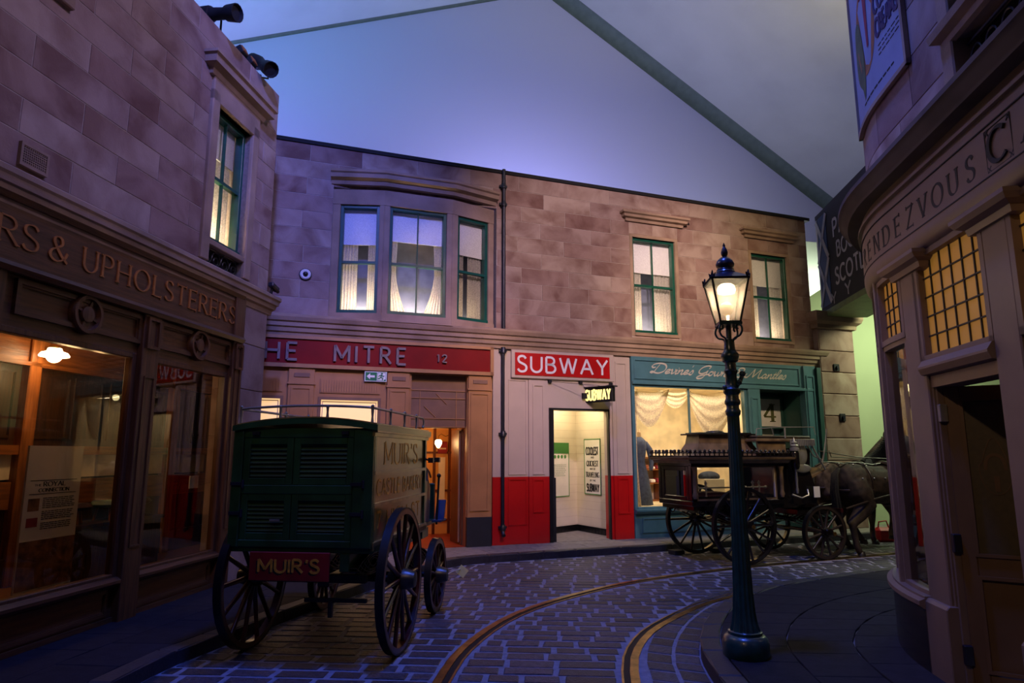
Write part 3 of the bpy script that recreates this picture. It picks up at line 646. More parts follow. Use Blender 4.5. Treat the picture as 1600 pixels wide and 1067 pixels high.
# ---------------------------------------------------------------- windows, curtains
WN = [0]
def curtain(fr, x0, x1, xin, z0, z1, y, label, group='lace curtains in the upper windows', n=5, m='lace', amp=.022):
    """hangs from x0..x1 at the top; xin(t) gives the inner edge (t = 0 at the foot); x0 is the outer edge"""
    def fn(u, v):
        xi = xin(v); x = x0 + (xi - x0) * u
        return (x, y + amp * math.sin(u * math.pi * 2 * n) * (1 - .3 * v), z0 + (z1 - z0) * v + .012 * math.sin(u * 9) * (1 - v))
    return one('lace_curtain' if m == 'lace' else 'drape', label, 'curtain', fr, ((x0 + x1) / 2, y, z0), MB().sheet(fn, 36, 10), m, group=group, smooth=60)
def sash_window(fr, x0, z0, x1, z1, y, where, blind=.33, mull=True, gap=(.42, .58), tie=None, power=2.2, meet=.5, glow=(1.0, .77, .50), curtains=2, depth=.6):
    """painted sash window with roller blind, lace curtains and the lit niche behind it; y = face of the sash"""
    WN[0] += 1
    t = thing('window_%d' % WN[0], 'green painted sash window, ' + where, None, fr, ((x0 + x1) / 2, y, z0), kind='structure')
    w_ = .052
    part('sash_frame', MB().frame(x0, z0, x1, z1, w_, y - .02, y + .09), 'green_sash', t, bev=.004)
    part('sash_sill', MB().box(x0, y - .045, z0, x1, y - .02, z0 + .055), 'green_sash', t)
    zm = z0 + (z1 - z0) * meet; xm = (x0 + x1) / 2
    part('meeting_rail', MB().box(x0 + w_, y, zm - .02, x1 - w_, y + .07, zm + .02), 'green_sash', t)
    if mull: part('glazing_bar', MB().box(xm - .009, y + .01, z0 + w_, xm + .009, y + .05, z1 - w_), 'green_sash', t)
    ps = [(x0 + w_, xm), (xm, x1 - w_)] if mull else [(x0 + w_, x1 - w_)]
    for a, b in ps:
        part('pane', MB().quad((a, y + .03, zm), (b, y + .03, zm), (b, y + .03, z1 - w_), (a, y + .03, z1 - w_)), 'glass', t)
        part('pane', MB().quad((a, y + .045, z0 + w_), (b, y + .045, z0 + w_), (b, y + .045, zm), (a, y + .045, zm)), 'glass', t)
    n_ = MB(); a, b, c, d, e, f = x0 - .03, x1 + .03, y + .09, y + depth, z0 - .03, z1 + .03
    n_.box(a - .03, c, e, a, d, f).box(b, c, e, b + .03, d, f).box(a, c, e - .03, b, d, e).box(a, c, f, b, d, f + .03).box(a - .03, d, e - .03, b + .03, d + .03, f + .03)
    part('niche', n_, 'room_dark', t)
    if blind:
        zb = z1 - w_ - (z1 - z0) * blind
        o = thing('roller_blind', 'pale roller blind half drawn in the ' + where, 'blind', fr, (xm, y + .105, zb), 'pale roller blinds')
        part('cloth', MB().box(x0 + .04, y + .103, zb, x1 - .04, y + .107, z1 - .02), 'blind', o)
        part('bottom_rail', MB().box(x0 + .04, y + .098, zb - .012, x1 - .04, y + .113, zb + .008), 'blind', o)
    W_ = x1 - x0
    if curtains:
        gl, gr = x0 + W_ * gap[0], x0 + W_ * gap[1]; top = z1 - (z1 - z0) * (blind * .7 if blind else .03) - .03
        fl = (lambda v: gl) if not tie else (lambda v: x0 + W_ * tie(v))
        fr_ = (lambda v: gr) if not tie else (lambda v: x1 - W_ * tie(v))
        sides = [('left hand', x0 + .035, gl, fl), ('right hand', x1 - .035, gr, fr_)]
        for nm, xa, xb, f_ in sides:
            curtain(fr, xa, xb, f_, z0 + .03, top, y + .145, 'white lace curtain, %s one in the %s' % (nm.replace(' hand', ''), where))
    l = area('niche_strip_lamp', fr.W(xm, y + .36, z0 + .02), fr.W(xm, y + .42, z1), W_ * .8, power * 8, glow, .06)
    l.rotation_euler = (Matrix.Rotation(fr.a, 3, 'Z') @ Matrix.Rotation(R(180 - 8), 3, 'X')).to_euler()
    return t

# ---------------------------------------------------------------- the upholsterer's building on the left
HL = [(.62, 3.79, 1.40, 5.72)]
wl = one('wall_left', 'sandstone block wall over the upholsterers shop', None, LF, (0, 0, 3.7), MB().holes(-6, 3.70, 2.08, 6.67, HL, .0, .3).box(1.78, .3, 3.4, 2.08, 4, 6.67).box(-6, .3, 6.4, 2.08, 4, 6.67), 'mortar', kind='structure')
stonework(wl, -2.8, 3.79, 2.085, 6.67, [(.47, 3.79, 1.55, 6.04)], .288, 1.06, phase=-1.385, seed=4)
t = thing('window_surround', 'moulded stone architrave with hood over the upholsterers upper window', 'window surround', LF, (1.01, 0, 3.79))
for a, b in ((.47, .62), (1.40, 1.55)): part('jamb', MB().box(a, -.045, 3.79, b, .22, 5.86), 'stone_trim', t, bev=.012)
part('lintel', MB().box(.47, -.045, 5.72, 1.55, .22, 6.04), 'stone_trim', t, bev=.012)
part('hood_mould', MB().sweep([(0, 6.00), (.04, 6.01), (.06, 6.07), (.14, 6.10), (.14, 6.18), (.17, 6.20), (.17, 6.235), (0, 6.25)], [(.44, .02), (.44, -.01), (1.58, -.01), (1.58, .02)]), 'stone_trim', t)
part('sill', MB().box(.60, -.03, 4.00, 1.42, .2, 4.07), 'stone_trim', t, bev=.008)
part('sill_panel', MB().box(.62, .12, 3.79, 1.40, .2, 4.0), 'matt_black', t)
g = thing('window_guard', 'black scrolled iron guard under the upholsterers upper window', 'iron guard', LF, (1.01, .05, 3.79))
mb = MB()
for i in range(4):
    cx = .72 + i * .19
    for r_, cz in ((.085, 3.89), (.045, 3.87)):
        mb.tube([(cx + r_ * math.cos(a / 8 * math.pi), .05, cz + r_ * math.sin(a / 8 * math.pi)) for a in range(17)], .009, 5)
part('scrolls', mb, 'black', g, smooth=50)
for z in (3.81, 3.985): part('guard_rail', MB().cyl((.63, .05, z), (1.39, .05, z), .011, n=6), 'black', g)
sash_window(LF, .62, 4.07, 1.40, 5.72, .085, 'window over the upholsterers fascia', blind=.27, gap=(.40, .55), power=3.5)
part('stone_strip', MB().box(-1.9, -.06, 5.35, -1.62, .02, 6.67), 'stone_trim', wl, bev=.01)
v = thing('vent_grille', 'square perforated grey vent in the left stone wall', 'vent', LF, (-1.8, 0, 3.83))
part('plate', MB().frame(-1.94, 3.82, -1.67, 4.01, .022, -.035, 0), 'stone_trim', v)
mb = MB()
for i in range(13): mb.box(-1.92 + i * .0192, -.030, 3.84, -1.912 + i * .0192, -.022, 3.99)
for i in range(8): mb.box(-1.92, -.030, 3.845 + i * .0195, -1.69, -.022, 3.853 + i * .0195)
part('mesh', mb, 'stone_trim', v); part('dark_back', MB().box(-1.92, -.018, 3.84, -1.69, -.012, 3.99), 'matt_black', v)
CP = [(0, 3.45), (.06, 3.46), (.07, 3.52), (.10, 3.54), (.11, 3.59), (.13, 3.60), (.14, 3.65), (.155, 3.67), (.155, 3.71), (0, 3.795)]
one('cornice', 'long moulded stone cornice over the upholsterers fascia', 'cornice', LF, (0, 0, 3.55), MB().sweep(CP, [(-6, 0), (2.06, 0), (2.06, 1.2)]), 'stone_trim')
pr = thing('stone_pier', 'plain stone corner pier beside the upholsterers shop window', 'pier', LF, (1.72, 0, .1))
for i in range(6): part('stone', MB().block(1.44, .11 + i * .575, 2.04, .11 + i * .575 + .57, -.05, .3), 'stone', pr)

sf = thing('shopfront', 'dark oak upholsterers shop front with carved roundels and big panes', 'shop front', LF, (-.5, 0, .1))
part('fascia', MB().box(-4.2, -.06, 3.02, 1.36, .1, 3.52), 'oak_x', sf)
part('fascia_mould', MB().sweep([(.06, 3.50), (.09, 3.50), (.12, 3.54), (.06, 3.56)], [(-4.2, 0), (1.36, 0)]), 'oak_x', sf)
part('fascia_mould', MB().sweep([(.06, 2.95), (.12, 2.95), (.15, 2.985), (.13, 3.02), (.06, 3.03)], [(-4.2, 0), (1.36, 0)]), 'oak_x', sf)
for c, g_ in letters('RS', -2.07, -1.72, 3.165, .205, on_wall(-.06), style='serif', thick=.115, one_mesh=False) + letters('&', -1.60, -1.415, 3.165, .2, on_wall(-.06), style='serif', thick=.13, one_mesh=False) + letters('UPHOLSTERERS', -1.235, 1.215, 3.165, .205, on_wall(-.06), style='serif', thick=.115, track=.33, one_mesh=False):
    part('letter', g_, 'gold', sf)
def panel(mb, x0, z0, x1, z1, y, w_=.035, d=.02):
    mb.frame(x0, z0, x1, z1, w_, y - d, y); mb.frame(x0 + w_ * .9, z0 + w_ * .9, x1 - w_ * .9, z1 - w_ * .9, w_ * .5, y - d * .5, y); return mb
part('frieze', MB().box(-4.2, -.03, 2.56, 1.36, .08, 2.97), 'oak_x', sf)
for a, b, c in ((-1.85, -.42, -1.135), (-.13, 1.19, .53)):
    part('frieze_panel', panel(MB(), a, 2.655, b, 2.935, -.03, .04, .035), 'oak_x', sf)
    rd = part('roundel', MB().lathe([(.175, .03), (.175, .075), (.165, .095), (.135, .095), (.125, .055), (.075, .055), (.07, .085), (.055, .09), (.01, .09)], (0, 0, 0), 28, 'y').rotx(180).shift(c, 0, 2.795), 'oak', sf, smooth=28)
    for k in range(4): part('notch', MB().box(-.012, -.075, .065, .012, -.03, .125).roty(90 * k + 20).shift(c, 0, 2.795), 'oak', rd)
def pilaster(sf, a, b, z0, z1, y, m, cap=True):
    part('pilaster', MB().box(a, y, z0, b, .06, z1), m, sf, bev=.006)
    part('pilaster_panel', panel(MB(), a + .05, z0 + .65, b - .05, z1 - .62, y, .014, .012), m, sf)
pilaster(sf, -.415, -.165, .1, 2.97, -.09, 'oak')
pilaster(sf, 1.20, 1.42, .1, 3.52, -.09, 'oak')
pilaster(sf, -2.22, -1.97, .1, 2.97, -.09, 'oak')
for a, b in ((-.385, -.195), (1.225, 1.40)):
    part('pilaster_block', MB().frame(a, 2.62, b, 2.93, .03, -.115, -.09), 'oak', sf)
for a, b in ((-1.97, -.415), (-.165, 1.20), (-4.2, -2.22)):
    part('window_frame', MB().frame(a, .48, b, 2.56, .05, -.035, .05), 'oak', sf, bev=.006)
    part('pane', MB().quad((a + .05, .0, .53), (b - .05, .0, .53), (b - .05, .0, 2.51), (a + .05, .0, 2.51)), 'shop_glass', sf)
    part('sill', MB().sweep([(0, .42), (.06, .42), (.09, .45), (.09, .475), (.05, .50), (0, .51)], [(a, 0), (b, 0)]), 'oak_x', sf)
    part('stall_riser', MB().box(a, -.01, .1, b, .1, .43), 'oak_x', sf)
    part('stall_panel', panel(MB(), a + .07, .17, b - .07, .40, -.01, .03, .012), 'oak_x', sf)
part('plinth', MB().box(-4.2, -.035, .1, 1.42, .05, .15), 'oak_x', sf)
# inside the shop
rm = thing('shop_room', 'oak lined room behind the upholsterers panes', None, LF, (-.4, 1.4, .35), kind='structure')
ROOM = [(-4.3, .06), (1.42, .06), (1.42, .14), (3.0, .98), (3.0, 1.5), (2.4, 2.2), (-4.3, 2.2)]
mb = MB().slab(ROOM, .33, .36).slab(ROOM, 2.80, 2.84)
part('room_shell', mb, 'oak_in', rm)
mb = MB()
for p, q in zip(ROOM[1:], ROOM[2:] + ROOM[:1]): mb.quad((*p, .33), (*q, .33), (*q, 2.84), (*p, 2.84))
part('room_wall', mb, 'oak_dark', rm)
par = thing('glazed_partition', 'warm oak partition of posts and rails inside the upholsterers shop', 'partition', LF, (-.2, 1.2, .36))
PY = 1.2
for x in (-2.9, -1.62, -.36, 1.95): part('post', MB().box(x, PY - .06, .36, x + .15, PY + .08, 2.80), 'oak_in', par, bev=.01)
part('top_rail', MB().box(-4.2, PY - .03, 2.49, 2.95, PY + .07, 2.80), 'oak_in_x', par); part('top_mould', MB().box(-4.2, PY - .06, 2.47, 2.95, PY + .07, 2.51), 'oak_in_x', par)
part('mid_rail', MB().box(-4.2, PY - .04, 1.60, 2.95, PY + .07, 1.69), 'oak_in_x', par); part('bottom_rail', MB().box(-4.2, PY - .03, .36, 2.95, PY + .07, .62), 'oak_dark', par)
for a, b in ((-2.75, -1.62), (-1.47, -.36), (-.21, .82), (.82, 1.95), (2.10, 2.9)):
    part('upper_panel', MB().box(a, PY + .03, 1.69, b, PY + .05, 2.49), 'oak_dark', par)
    for c, d in ((a + .06, (a + b) / 2 - .03), ((a + b) / 2 + .03, b - .06)): part('panel_mould', panel(MB(), c, 1.76, d, 2.42, PY + .03, .02, .014), 'oak_dark', par)
    part('lower_panel', MB().box(a, PY + .03, 1.36, b, PY + .05, 1.60), 'cream_wall', par); part('shelf_front', MB().box(a, PY + .0, 1.08, b, PY + .05, 1.34), 'oak_in_x', par); part('base_panel', MB().box(a, PY + .03, .62, b, PY + .05, 1.08), 'oak_dark', par)
sh = thing('display_bench', 'long dark display bench inside the upholsterers window', 'bench', LF, (.6, .9, .36))
part('top', MB().box(-.10, .72, .86, 1.35, 1.08, .90), 'oak_dark', sh, bev=.006)
part('front', MB().box(-.08, .76, .36, 1.33, .79, .86), 'oak_dark', sh)
for k, (x, c) in enumerate(((.12, 'dark red'), (.58, 'olive'), (1.05, 'brown'))):
    b = thing('upholstery_stool', c + ' cushioned stool on the display bench', 'stool', LF, (x, .90, .90), 'stools on the display bench')
    part('cushion', MB().lathe([(.02, .14), (.14, .14), (.165, .17), (.14, .205), (.02, .215)], (x, .90, .90), 14), ('purple', 'poster_green', 'oak_dark')[k], b, smooth=60)
    for i in range(3):
        a = i * 2.1; part('leg', MB().cyl((x + .11 * math.cos(a), .90 + .11 * math.sin(a), .90), (x + .08 * math.cos(a), .90 + .08 * math.sin(a), 1.05), .014, n=6), 'oak_in', b)
# the exhibit panel
ex = thing('information_board', 'tall cream information panel with heading and landscape picture behind the pane', 'information panel', LF, (-.52, .60, .36))
EX0, EX1, EY = -.84, -.20, .60
part('board', MB().box(EX0, EY, .40, EX1, EY + .02, 1.68), 'pale', ex)
part('picture', MB().box(EX0 + .005, EY - .004, .42, EX1 - .005, EY, .84), 'picture', ex, label='brown landscape print with a house')
part('rule', MB().box(EX0 + .05, EY - .003, 1.365, EX1 - .05, EY, 1.371).box(EX0 + .05, EY - .003, 1.245, EX1 - .05, EY, 1.251), 'ink', ex)
part('heading', letters('ROYAL', EX0 + .20, EX1 - .19, 1.315, .04, on_wall(EY), .003, style='serif', thick=.22).join(letters('THE', EX0 + .10, EX0 + .17, 1.318, .018, on_wall(EY), .003, thick=.12)).join(letters('CONNECTION', EX0 + .15, EX1 - .14, 1.265, .032, on_wall(EY), .003, style='serif', thick=.22)), 'ink', ex)
mb = MB(); rr = random.Random(5)
for i in range(17):
    x = EX0 + .21
    if i in (6, 12): continue
    while x < EX1 - .09:
        l = rr.uniform(.02, .06); mb.box(x, EY - .003, 1.205 - i * .017, min(x + l, EX1 - .05), EY, 1.212 - i * .017); x += l + .01
part('body_text', mb, 'ink', ex, kind='stuff'); part('small_picture', MB().box(EX0 + .05, EY - .003, 1.10, EX0 + .17, EY, 1.21), 'picture', ex)
part('small_picture', MB().box(EX0 + .05, EY - .003, .96, EX0 + .17, EY, 1.04), 'poster_red', ex)
one('notice_card', 'small white card fixed inside the right pane of the upholsterers', 'card', LF, (1.05, .2, 1.27), MB().box(.97, .2, 1.22, 1.14, .206, 1.36), 'cardw')
def pendant(fr, x, y, z, ztop, label):
    p = thing('pendant_lamp', label, 'lamp', fr, (x, y, z))
    part('cord', MB().cyl((x, y, z + .12), (x, y, ztop), .008, n=6), 'brass', p); part('gallery', MB().lathe([(.05, .10), (.055, .12), (.03, .15), (.01, .155)], (x, y, z), 14), 'brass', p, smooth=40)
    part('shade', MB().lathe([(.06, .105), (.07, .075), (.115, .06), (.135, .03), (.13, .02), (.10, .035), (.06, .06), (.05, .10)], (x, y, z), 22), 'lamp_on', p, smooth=50, label='white opal glass shade')
    part('globe', MB().ball((x, y, z + .03), .072, 12), 'lamp_on', p, smooth=60); return p
pendant(LF, -.30, .95, 2.545, 2.80, 'glowing opal pendant lamp in the upholsterers window')
point('pendant_bulb', LF.W(-.38, .72, 2.40), 11, (1.0, .60, .26), .08)
point('window_downlight', LF.W(-.5, .3, 2.40), 1.5, (1.0, .55, .22), .05)
# ---------------------------------------------------------------- the terrace across the end of the street
BAY = (-3.97, 3.80, -1.10, 6.0); W1 = (1.70, 3.90, 2.68, 5.80); W2 = (4.55, 3.94, 5.50, 5.78)
wr = one('wall_back', 'sandstone upper storey of the terrace with blotched blocks', None, FF, (0, 0, 3.7), MB().holes(-5.7, 3.42, 6.07, 6.68, [BAY, W1, W2], 0, .25), 'mortar', kind='structure')
stonework(wr, -5.6, 3.78, 6.08, 6.68, [BAY, (1.64, 3.84, 2.74, 5.86), (4.49, 3.88, 5.56, 5.84)], .29, .94, phase=-.19, seed=11)
one('trim_3', 'black flashing along the top of the terrace wall', None, FF, (0, 0, 6.68), MB().box(-5.7, -.03, 6.68, 6.2, .3, 6.745), 'matt_black', kind='structure')
one('cornice', 'moulded sandstone cornice across the terrace over the shop fronts', 'cornice', FF, (0, 0, 3.43), MB().sweep([(0, 3.43), (.05, 3.43), (.06, 3.48), (.09, 3.50), (.10, 3.56), (.13, 3.58), (.13, 3.64), (.16, 3.66), (.185, 3.72), (.185, 3.75), (0, 3.80)], [(-5.7, 0), (6.12, 0), (6.12, .2)]), 'stone_trim')
for a, b, c, d, n_ in ((1.70, 3.90, 2.68, 5.80, 'middle'), (4.55, 3.94, 5.50, 5.78, 'far')):
    t = thing('window_hood', 'moulded stone hood over the %s' % ('sash window above the subway entrance' if n_ == 'middle' else 'sash window at the right end of the terrace'), 'window hood', FF, ((a + c) / 2, 0, 6.13), 'stone window hoods')
    part('moulding', MB().sweep([(0, 6.10), (.05, 6.10), (.06, 6.15), (.12, 6.17), (.12, 6.22), (.16, 6.24), (.16, 6.28), (0, 6.29)], [(a - .10, .03), (a - .10, 0), (c + .13, 0), (c + .13, .03)]), 'stone_trim', t)
    for p_, q in ((MB().box(a - .06, -.012, b - .06, a + .005, .2, d + .06), 'jamb'), (MB().box(c - .005, -.012, b - .06, c + .06, .2, d + .06), 'jamb'), (MB().box(a, -.012, d, c, .2, d + .06), 'lintel'), (MB().box(a, -.03, b - .06, c, .2, b), 'sill')): part(q, p_, 'stone_trim', wr)
sash_window(FF, *W1, .06, 'window between the bay and the lamp post', blind=.32, gap=(.30, .60), power=2.0, meet=.5)
sash_window(FF, *W2, .06, 'window at the right end of the terrace', blind=.32, gap=(.30, .58), power=2.0, meet=.5)
# canted bay
pts = [(-3.97, .05), (-3.15, -.19), (-1.97, -.19), (-1.13, .05)]
bay = thing('bay_window', 'shallow canted stone bay with three green sashes and a bowed hood', 'bay window', FF, (-2.55, 0, 3.8))
part('hood_mould', MB().sweep([(0, 6.03), (.05, 6.04), (.07, 6.10), (.15, 6.13), (.15, 6.20), (.18, 6.22), (.18, 6.26), (0, 6.27)], [(-4.0, .03)] + pts[1:3] + [(-1.13, .03)]), 'stone_trim', bay)
part('roof', MB().slab(pts, 6.20, 6.26), 'stone_trim', bay)
names = ['left light of the bay', 'middle light of the bay', 'right light of the bay']
for i in range(3):
    a, b = Vector(pts[i]), Vector(pts[i + 1]); L_ = (b - a).length; ang = math.degrees(math.atan2(b.y - a.y, b.x - a.x))
    fr = FF.sub(a.x, a.y, ang)
    z0, z1 = 3.87, 5.72; wl_, wr_ = ((.13, .78), (.10, 1.08), (.12, .76))[i]
    wr_ = min(wr_, L_ - .08)
    m4 = Matrix.Rotation(R(ang), 3, 'Z')
    def loc(mb):
        mb.v = [tuple(m4 @ Vector(v) + Vector((a.x, a.y, 0))) for v in mb.v]; return mb
    part('jamb', loc(MB().box(0, 0, 3.8, wl_, .14, z1)), 'stone_trim', bay, bev=.01); part('jamb', loc(MB().box(wr_, 0, 3.8, L_, .14, z1)), 'stone_trim', bay, bev=.01)
    part('lintel', loc(MB().box(0, 0, z1, L_, .14, 5.98)), 'stone_trim', bay); part('sill', loc(MB().box(0, -.01, 3.74, L_, .14, z0)), 'stone_trim', bay)
    if i == 1: sash_window(fr, wl_, z0, wr_, z1, .06, names[1], blind=.27, tie=lambda v: .16 + .20 * abs(1 - v * 1.9) ** 1.6 if v < .53 else .16 + .06 * (v - .53), power=3.2, meet=.47, depth=.55)
    else: sash_window(fr, wl_, z0, wr_, z1, .06, names[i], blind=.32, mull=False, gap=((.44, .70), (.36, .50))[i // 2], power=(2.6, .35)[i // 2], meet=.47, depth=.42)

def pane_panel(mb, x0, z0, x1, z1, y, w_=.03, d=.015): return mb.frame(x0, z0, x1, z1, w_, y - d, y)
# the pub
pub = thing('pub_front', 'tan panelled pub front under a red fascia with raised letters', 'shop front', FF, (-3.0, 0, .1))
part('fascia', MB().box(-5.7, -.06, 3.00, -1.22, .2, 3.40), 'red', pub)
part('fascia_frame', MB().box(-5.7, -.09, 2.94, -1.17, .2, 3.00).box(-5.7, -.09, 3.39, -1.17, .2, 3.44).box(-1.23, -.09, 2.94, -1.17, .2, 3.44), 'sandpaint', pub)
for txt, a, b, z, h in (('THE', -5.18, -4.42, 3.06, .26), ('MITRE', -3.84, -2.71, 3.06, .26), ('12', -2.17, -2.01, 3.13, .125)):
    for c, g_ in letters(txt, a, b, z, h, on_wall(-.06), d=.04, thick=.15, track=.45, one_mesh=False): part('letter', g_, 'letter_grey', pub)
HOL = [(-4.06, .8, -3.08, 2.50), (-5.6, .8, -4.58, 2.50), (-2.58, .1, -1.62, 2.93)]
part('wall_panel', MB().holes(-5.7, .1, -1.17, 2.95, HOL, -.01, .2), 'sandpaint', pub)
for a, b in ((-4.52, -4.13), (-2.99, -2.62), (-1.61, -1.20)):
    part('pilaster', MB().box(a, -.055, .55, b, 0, 2.945), 'sandpaint', pub, bev=.006); part('pilaster_cap', MB().box(a - .015, -.075, 2.68, b + .015, 0, 2.71), 'sandpaint', pub)
    part('cap_slot', MB().box(a + .08, -.068, 2.79, b - .07, -.05, 2.86), 'sandpaint_d', pub, bev=.006); part('pilaster_panel', pane_panel(MB(), a + .04, .68, b - .04, 2.64, -.055), 'sandpaint', pub)
    part('plinth', MB().box(a - .01, -.075, .1, b + .01, 0, .58), 'slate', pub)
for a, b in ((-4.06, -3.08), (-5.6, -4.58)):
    part('window_frame', MB().frame(a, .8, b, 2.50, .045, -.03, .06), 'sandpaint_d', pub)
    part('frosted_pane', MB().box(a + .045, .02, .845, b - .045, .03, 2.455), 'lit_frost', pub, label='lit frosted pane')
    part('pane_border', MB().frame(a + .065, .87, b - .065, 2.43, .012, .016, .02), 'cream', pub)
    part('fluted_band', MB().box(a + .02, -.025, 2.56, b - .02, 0, 2.78), 'sandpaint', pub)
    mb = MB()
    for i in range(23): x = a + .035 + i * (b - a - .07) / 23; mb.box(x, -.036, 2.575, x + .018, -.02, 2.765)
    part('flutes', mb, 'sandpaint', pub); part('riser', MB().box(a, -.04, .1, b, 0, .5), 'slate', pub)
# transom shutter over the pub door
part('door_head', MB().box(-2.585, .10, 2.04, -1.615, .16, 2.93), 'sandpaint_d', pub, label='brown panelled board over the pub door')
mb = MB(); y0, y1 = .085, .10
for z in (2.05, 2.19, 2.53, 2.66): mb.box(-2.58, y0, z, -1.62, y1, z + .014)
for x in (-2.42, -1.79): mb.box(x, y0, 2.05, x + .014, y1, 2.66)
mb.tube([(-2.34, .09, 2.40), (-2.14, .09, 2.22)], .008, 5).tube([(-2.14, .09, 2.62), (-1.95, .09, 2.44)], .008, 5)
part('head_mould', mb, 'sandpaint', pub)
# lobby behind the pub door
lob = thing('pub_lobby', 'orange lit pub lobby with brown battens and red floor', None, FF, (-2.1, .8, .1), kind='structure')
part('lobby_shell', MB().box(-2.9, 1.9, .1, -.4, 1.95, 2.9).box(-2.95, .16, .1, -2.9, 1.95, 2.9).box(-2.9, .16, 2.6, -.9, 1.95, 2.66).box(-1.64, .2, .1, -1.60, .5, 2.9), 'orange_wall', lob)
part('lobby_side', MB().quad((-1.0, 1.9, .1), (-1.62, .5, .1), (-1.62, .5, 2.6), (-1.0, 1.9, 2.6)), 'orange_wall', lob)
part('lobby_floor', MB().box(-2.9, .0, .06, -.4, 1.95, .115), 'red_floor', lob)
for x in (-2.62, -2.32, -2.02, -1.72, -1.42, -1.16): part('batten', MB().box(x, 1.87, .1, x + .05, 1.9, 2.6), 'brown_strip', lob)
for z in (.9, 1.62, .35): part('rail', MB().box(-2.9, 1.865, z, -1.0, 1.9, z + .04), 'brown_strip', lob)
one('notice_board', 'tall narrow white notice on the pub lobby wall', 'notice', FF, (-1.55, 1.84, .75), MB().box(-1.62, 1.84, .75, -1.49, 1.86, 1.55), 'pale')
o = thing('tap_sign', 'small red topped sign in the pub lobby', 'sign', FF, (-1.55, 1.83, 1.6)); part('board', MB().box(-1.64, 1.83, 1.62, -1.46, 1.85, 1.85), 'poster_red', o); part('stripe', MB().box(-1.62, 1.825, 1.70, -1.48, 1.83, 1.73), 'pale', o)
gl = thing('globe_lamp', 'small glowing acorn globe lamp hanging inside the pub door', 'lamp', FF, (-1.86, .95, 1.80))
part('globe', MB().lathe([(.01, -.085), (.03, -.07), (.062, -.01), (.066, .03), (.05, .062), (.02, .07)], (-1.86, .95, 1.80), 14), 'globe_on', gl, smooth=60); part('stem', MB().tube([(-1.86, .95, 1.86), (-1.86, .95, 1.93), (-1.80, 1.0, 1.97), (-1.70, 1.05, 1.93), (-1.64, 1.1, 1.95)], .009, 6), 'brass', gl)
point('lobby_bulb', FF.W(-1.98, .9, 1.80), 14, (1.0, .55, .2), .07); point('lobby_ceiling', FF.W(-2.2, 1.2, 2.4), 5, (1.0, .58, .25), .1)
pd = thing('pub_door', 'pub door leaf folded back against the right jamb', 'door', FF, (-1.66, .3, .115)); part('leaf', MB().box(-1.66, .18, .12, -1.63, .80, 2.03), 'brown_strip', pd); part('push_bar', MB().box(-1.69, .22, .16, -1.66, .26, 2.0), 'sandpaint_d', pd)
ex = thing('exit_sign', 'green and white emergency exit sign on the pub front', 'sign', FF, (-3.18, -.08, 2.76))
part('plate', MB().box(-3.36, -.075, 2.765, -3.005, -.055, 2.925), 'exit_white', ex); part('green_field', MB().box(-3.348, -.079, 2.776, -3.165, -.075, 2.914), 'exit_green', ex)
mb = MB().prism([(-3.33, 2.845), (-3.275, 2.895), (-3.275, 2.862), (-3.20, 2.862), (-3.20, 2.828), (-3.275, 2.828), (-3.275, 2.795)], -.083, -.079)
part('arrow', mb, 'exit_white', ex)
mb = MB().cyl((-3.085, -.082, 2.893), (-3.085, -.075, 2.893), .013, n=10)
for q in ([(-3.09, 2.875), (-3.105, 2.835)], [(-3.105, 2.835), (-3.07, 2.82), (-3.075, 2.79)], [(-3.105, 2.835), (-3.13, 2.81), (-3.155, 2.815)], [(-3.09, 2.87), (-3.12, 2.865), (-3.135, 2.845)], [(-3.09, 2.87), (-3.065, 2.85), (-3.045, 2.86)]): strip(mb, q, lambda a: .016, on_wall(-.075), 0, .006)
mb.frame(-3.155, 2.776, -3.018, 2.914, .006, -.079, -.075).box(-3.05, -.078, 2.776, -3.018, -.075, 2.80)
part('running_figure', mb, 'exit_green', ex)
# drainpipe
dp = thing('drainpipe', 'dark cast iron drainpipe running down beside the subway front', 'drainpipe', FF, (-.99, -.06, .33))
part('pipe', MB().cyl((-.985, -.07, 3.78), (-.985, -.07, 6.74), .032, n=12).cyl((-.995, -.07, .33), (-.995, -.07, 3.45), .030, n=12).tube([(-.995, -.07, .36), (-.995, -.09, .30), (-.995, -.13, .27)], .034, 10), 'pipe', dp, smooth=50)
for z in (6.42, 6.08, 3.39, 1.95, .40): part('collar', MB().lathe([(.036, -.05), (.05, -.045), (.05, .02), (.042, .03), (.042, .05)], (-.99, -.07, z), 12).box(-1.06, -.07, z - .02, -.92, -.0, z + .02), 'pipe', dp, smooth=40)
cm = thing('dome_camera', 'round dome camera with pale ring on the wall left of the bay', 'camera', FF, (-4.35, -.02, 4.45))
part('ring', MB().lathe([(.085, 0), (.085, .02), (.07, .035), (.05, .03)], (0, 0, 0), 20, 'y').rotx(180).shift(-4.35, -.02, 4.45), 'cardw', cm, smooth=40); part('back_box', MB().lathe([(.098, 0), (.098, .012)], (0, 0, 0), 20, 'y').rotx(180).shift(-4.35, -.012, 4.45), 'matt_black', cm); part('dome', MB().ball((-4.35, -.05, 4.45), .042, 12), 'black', cm, smooth=60)

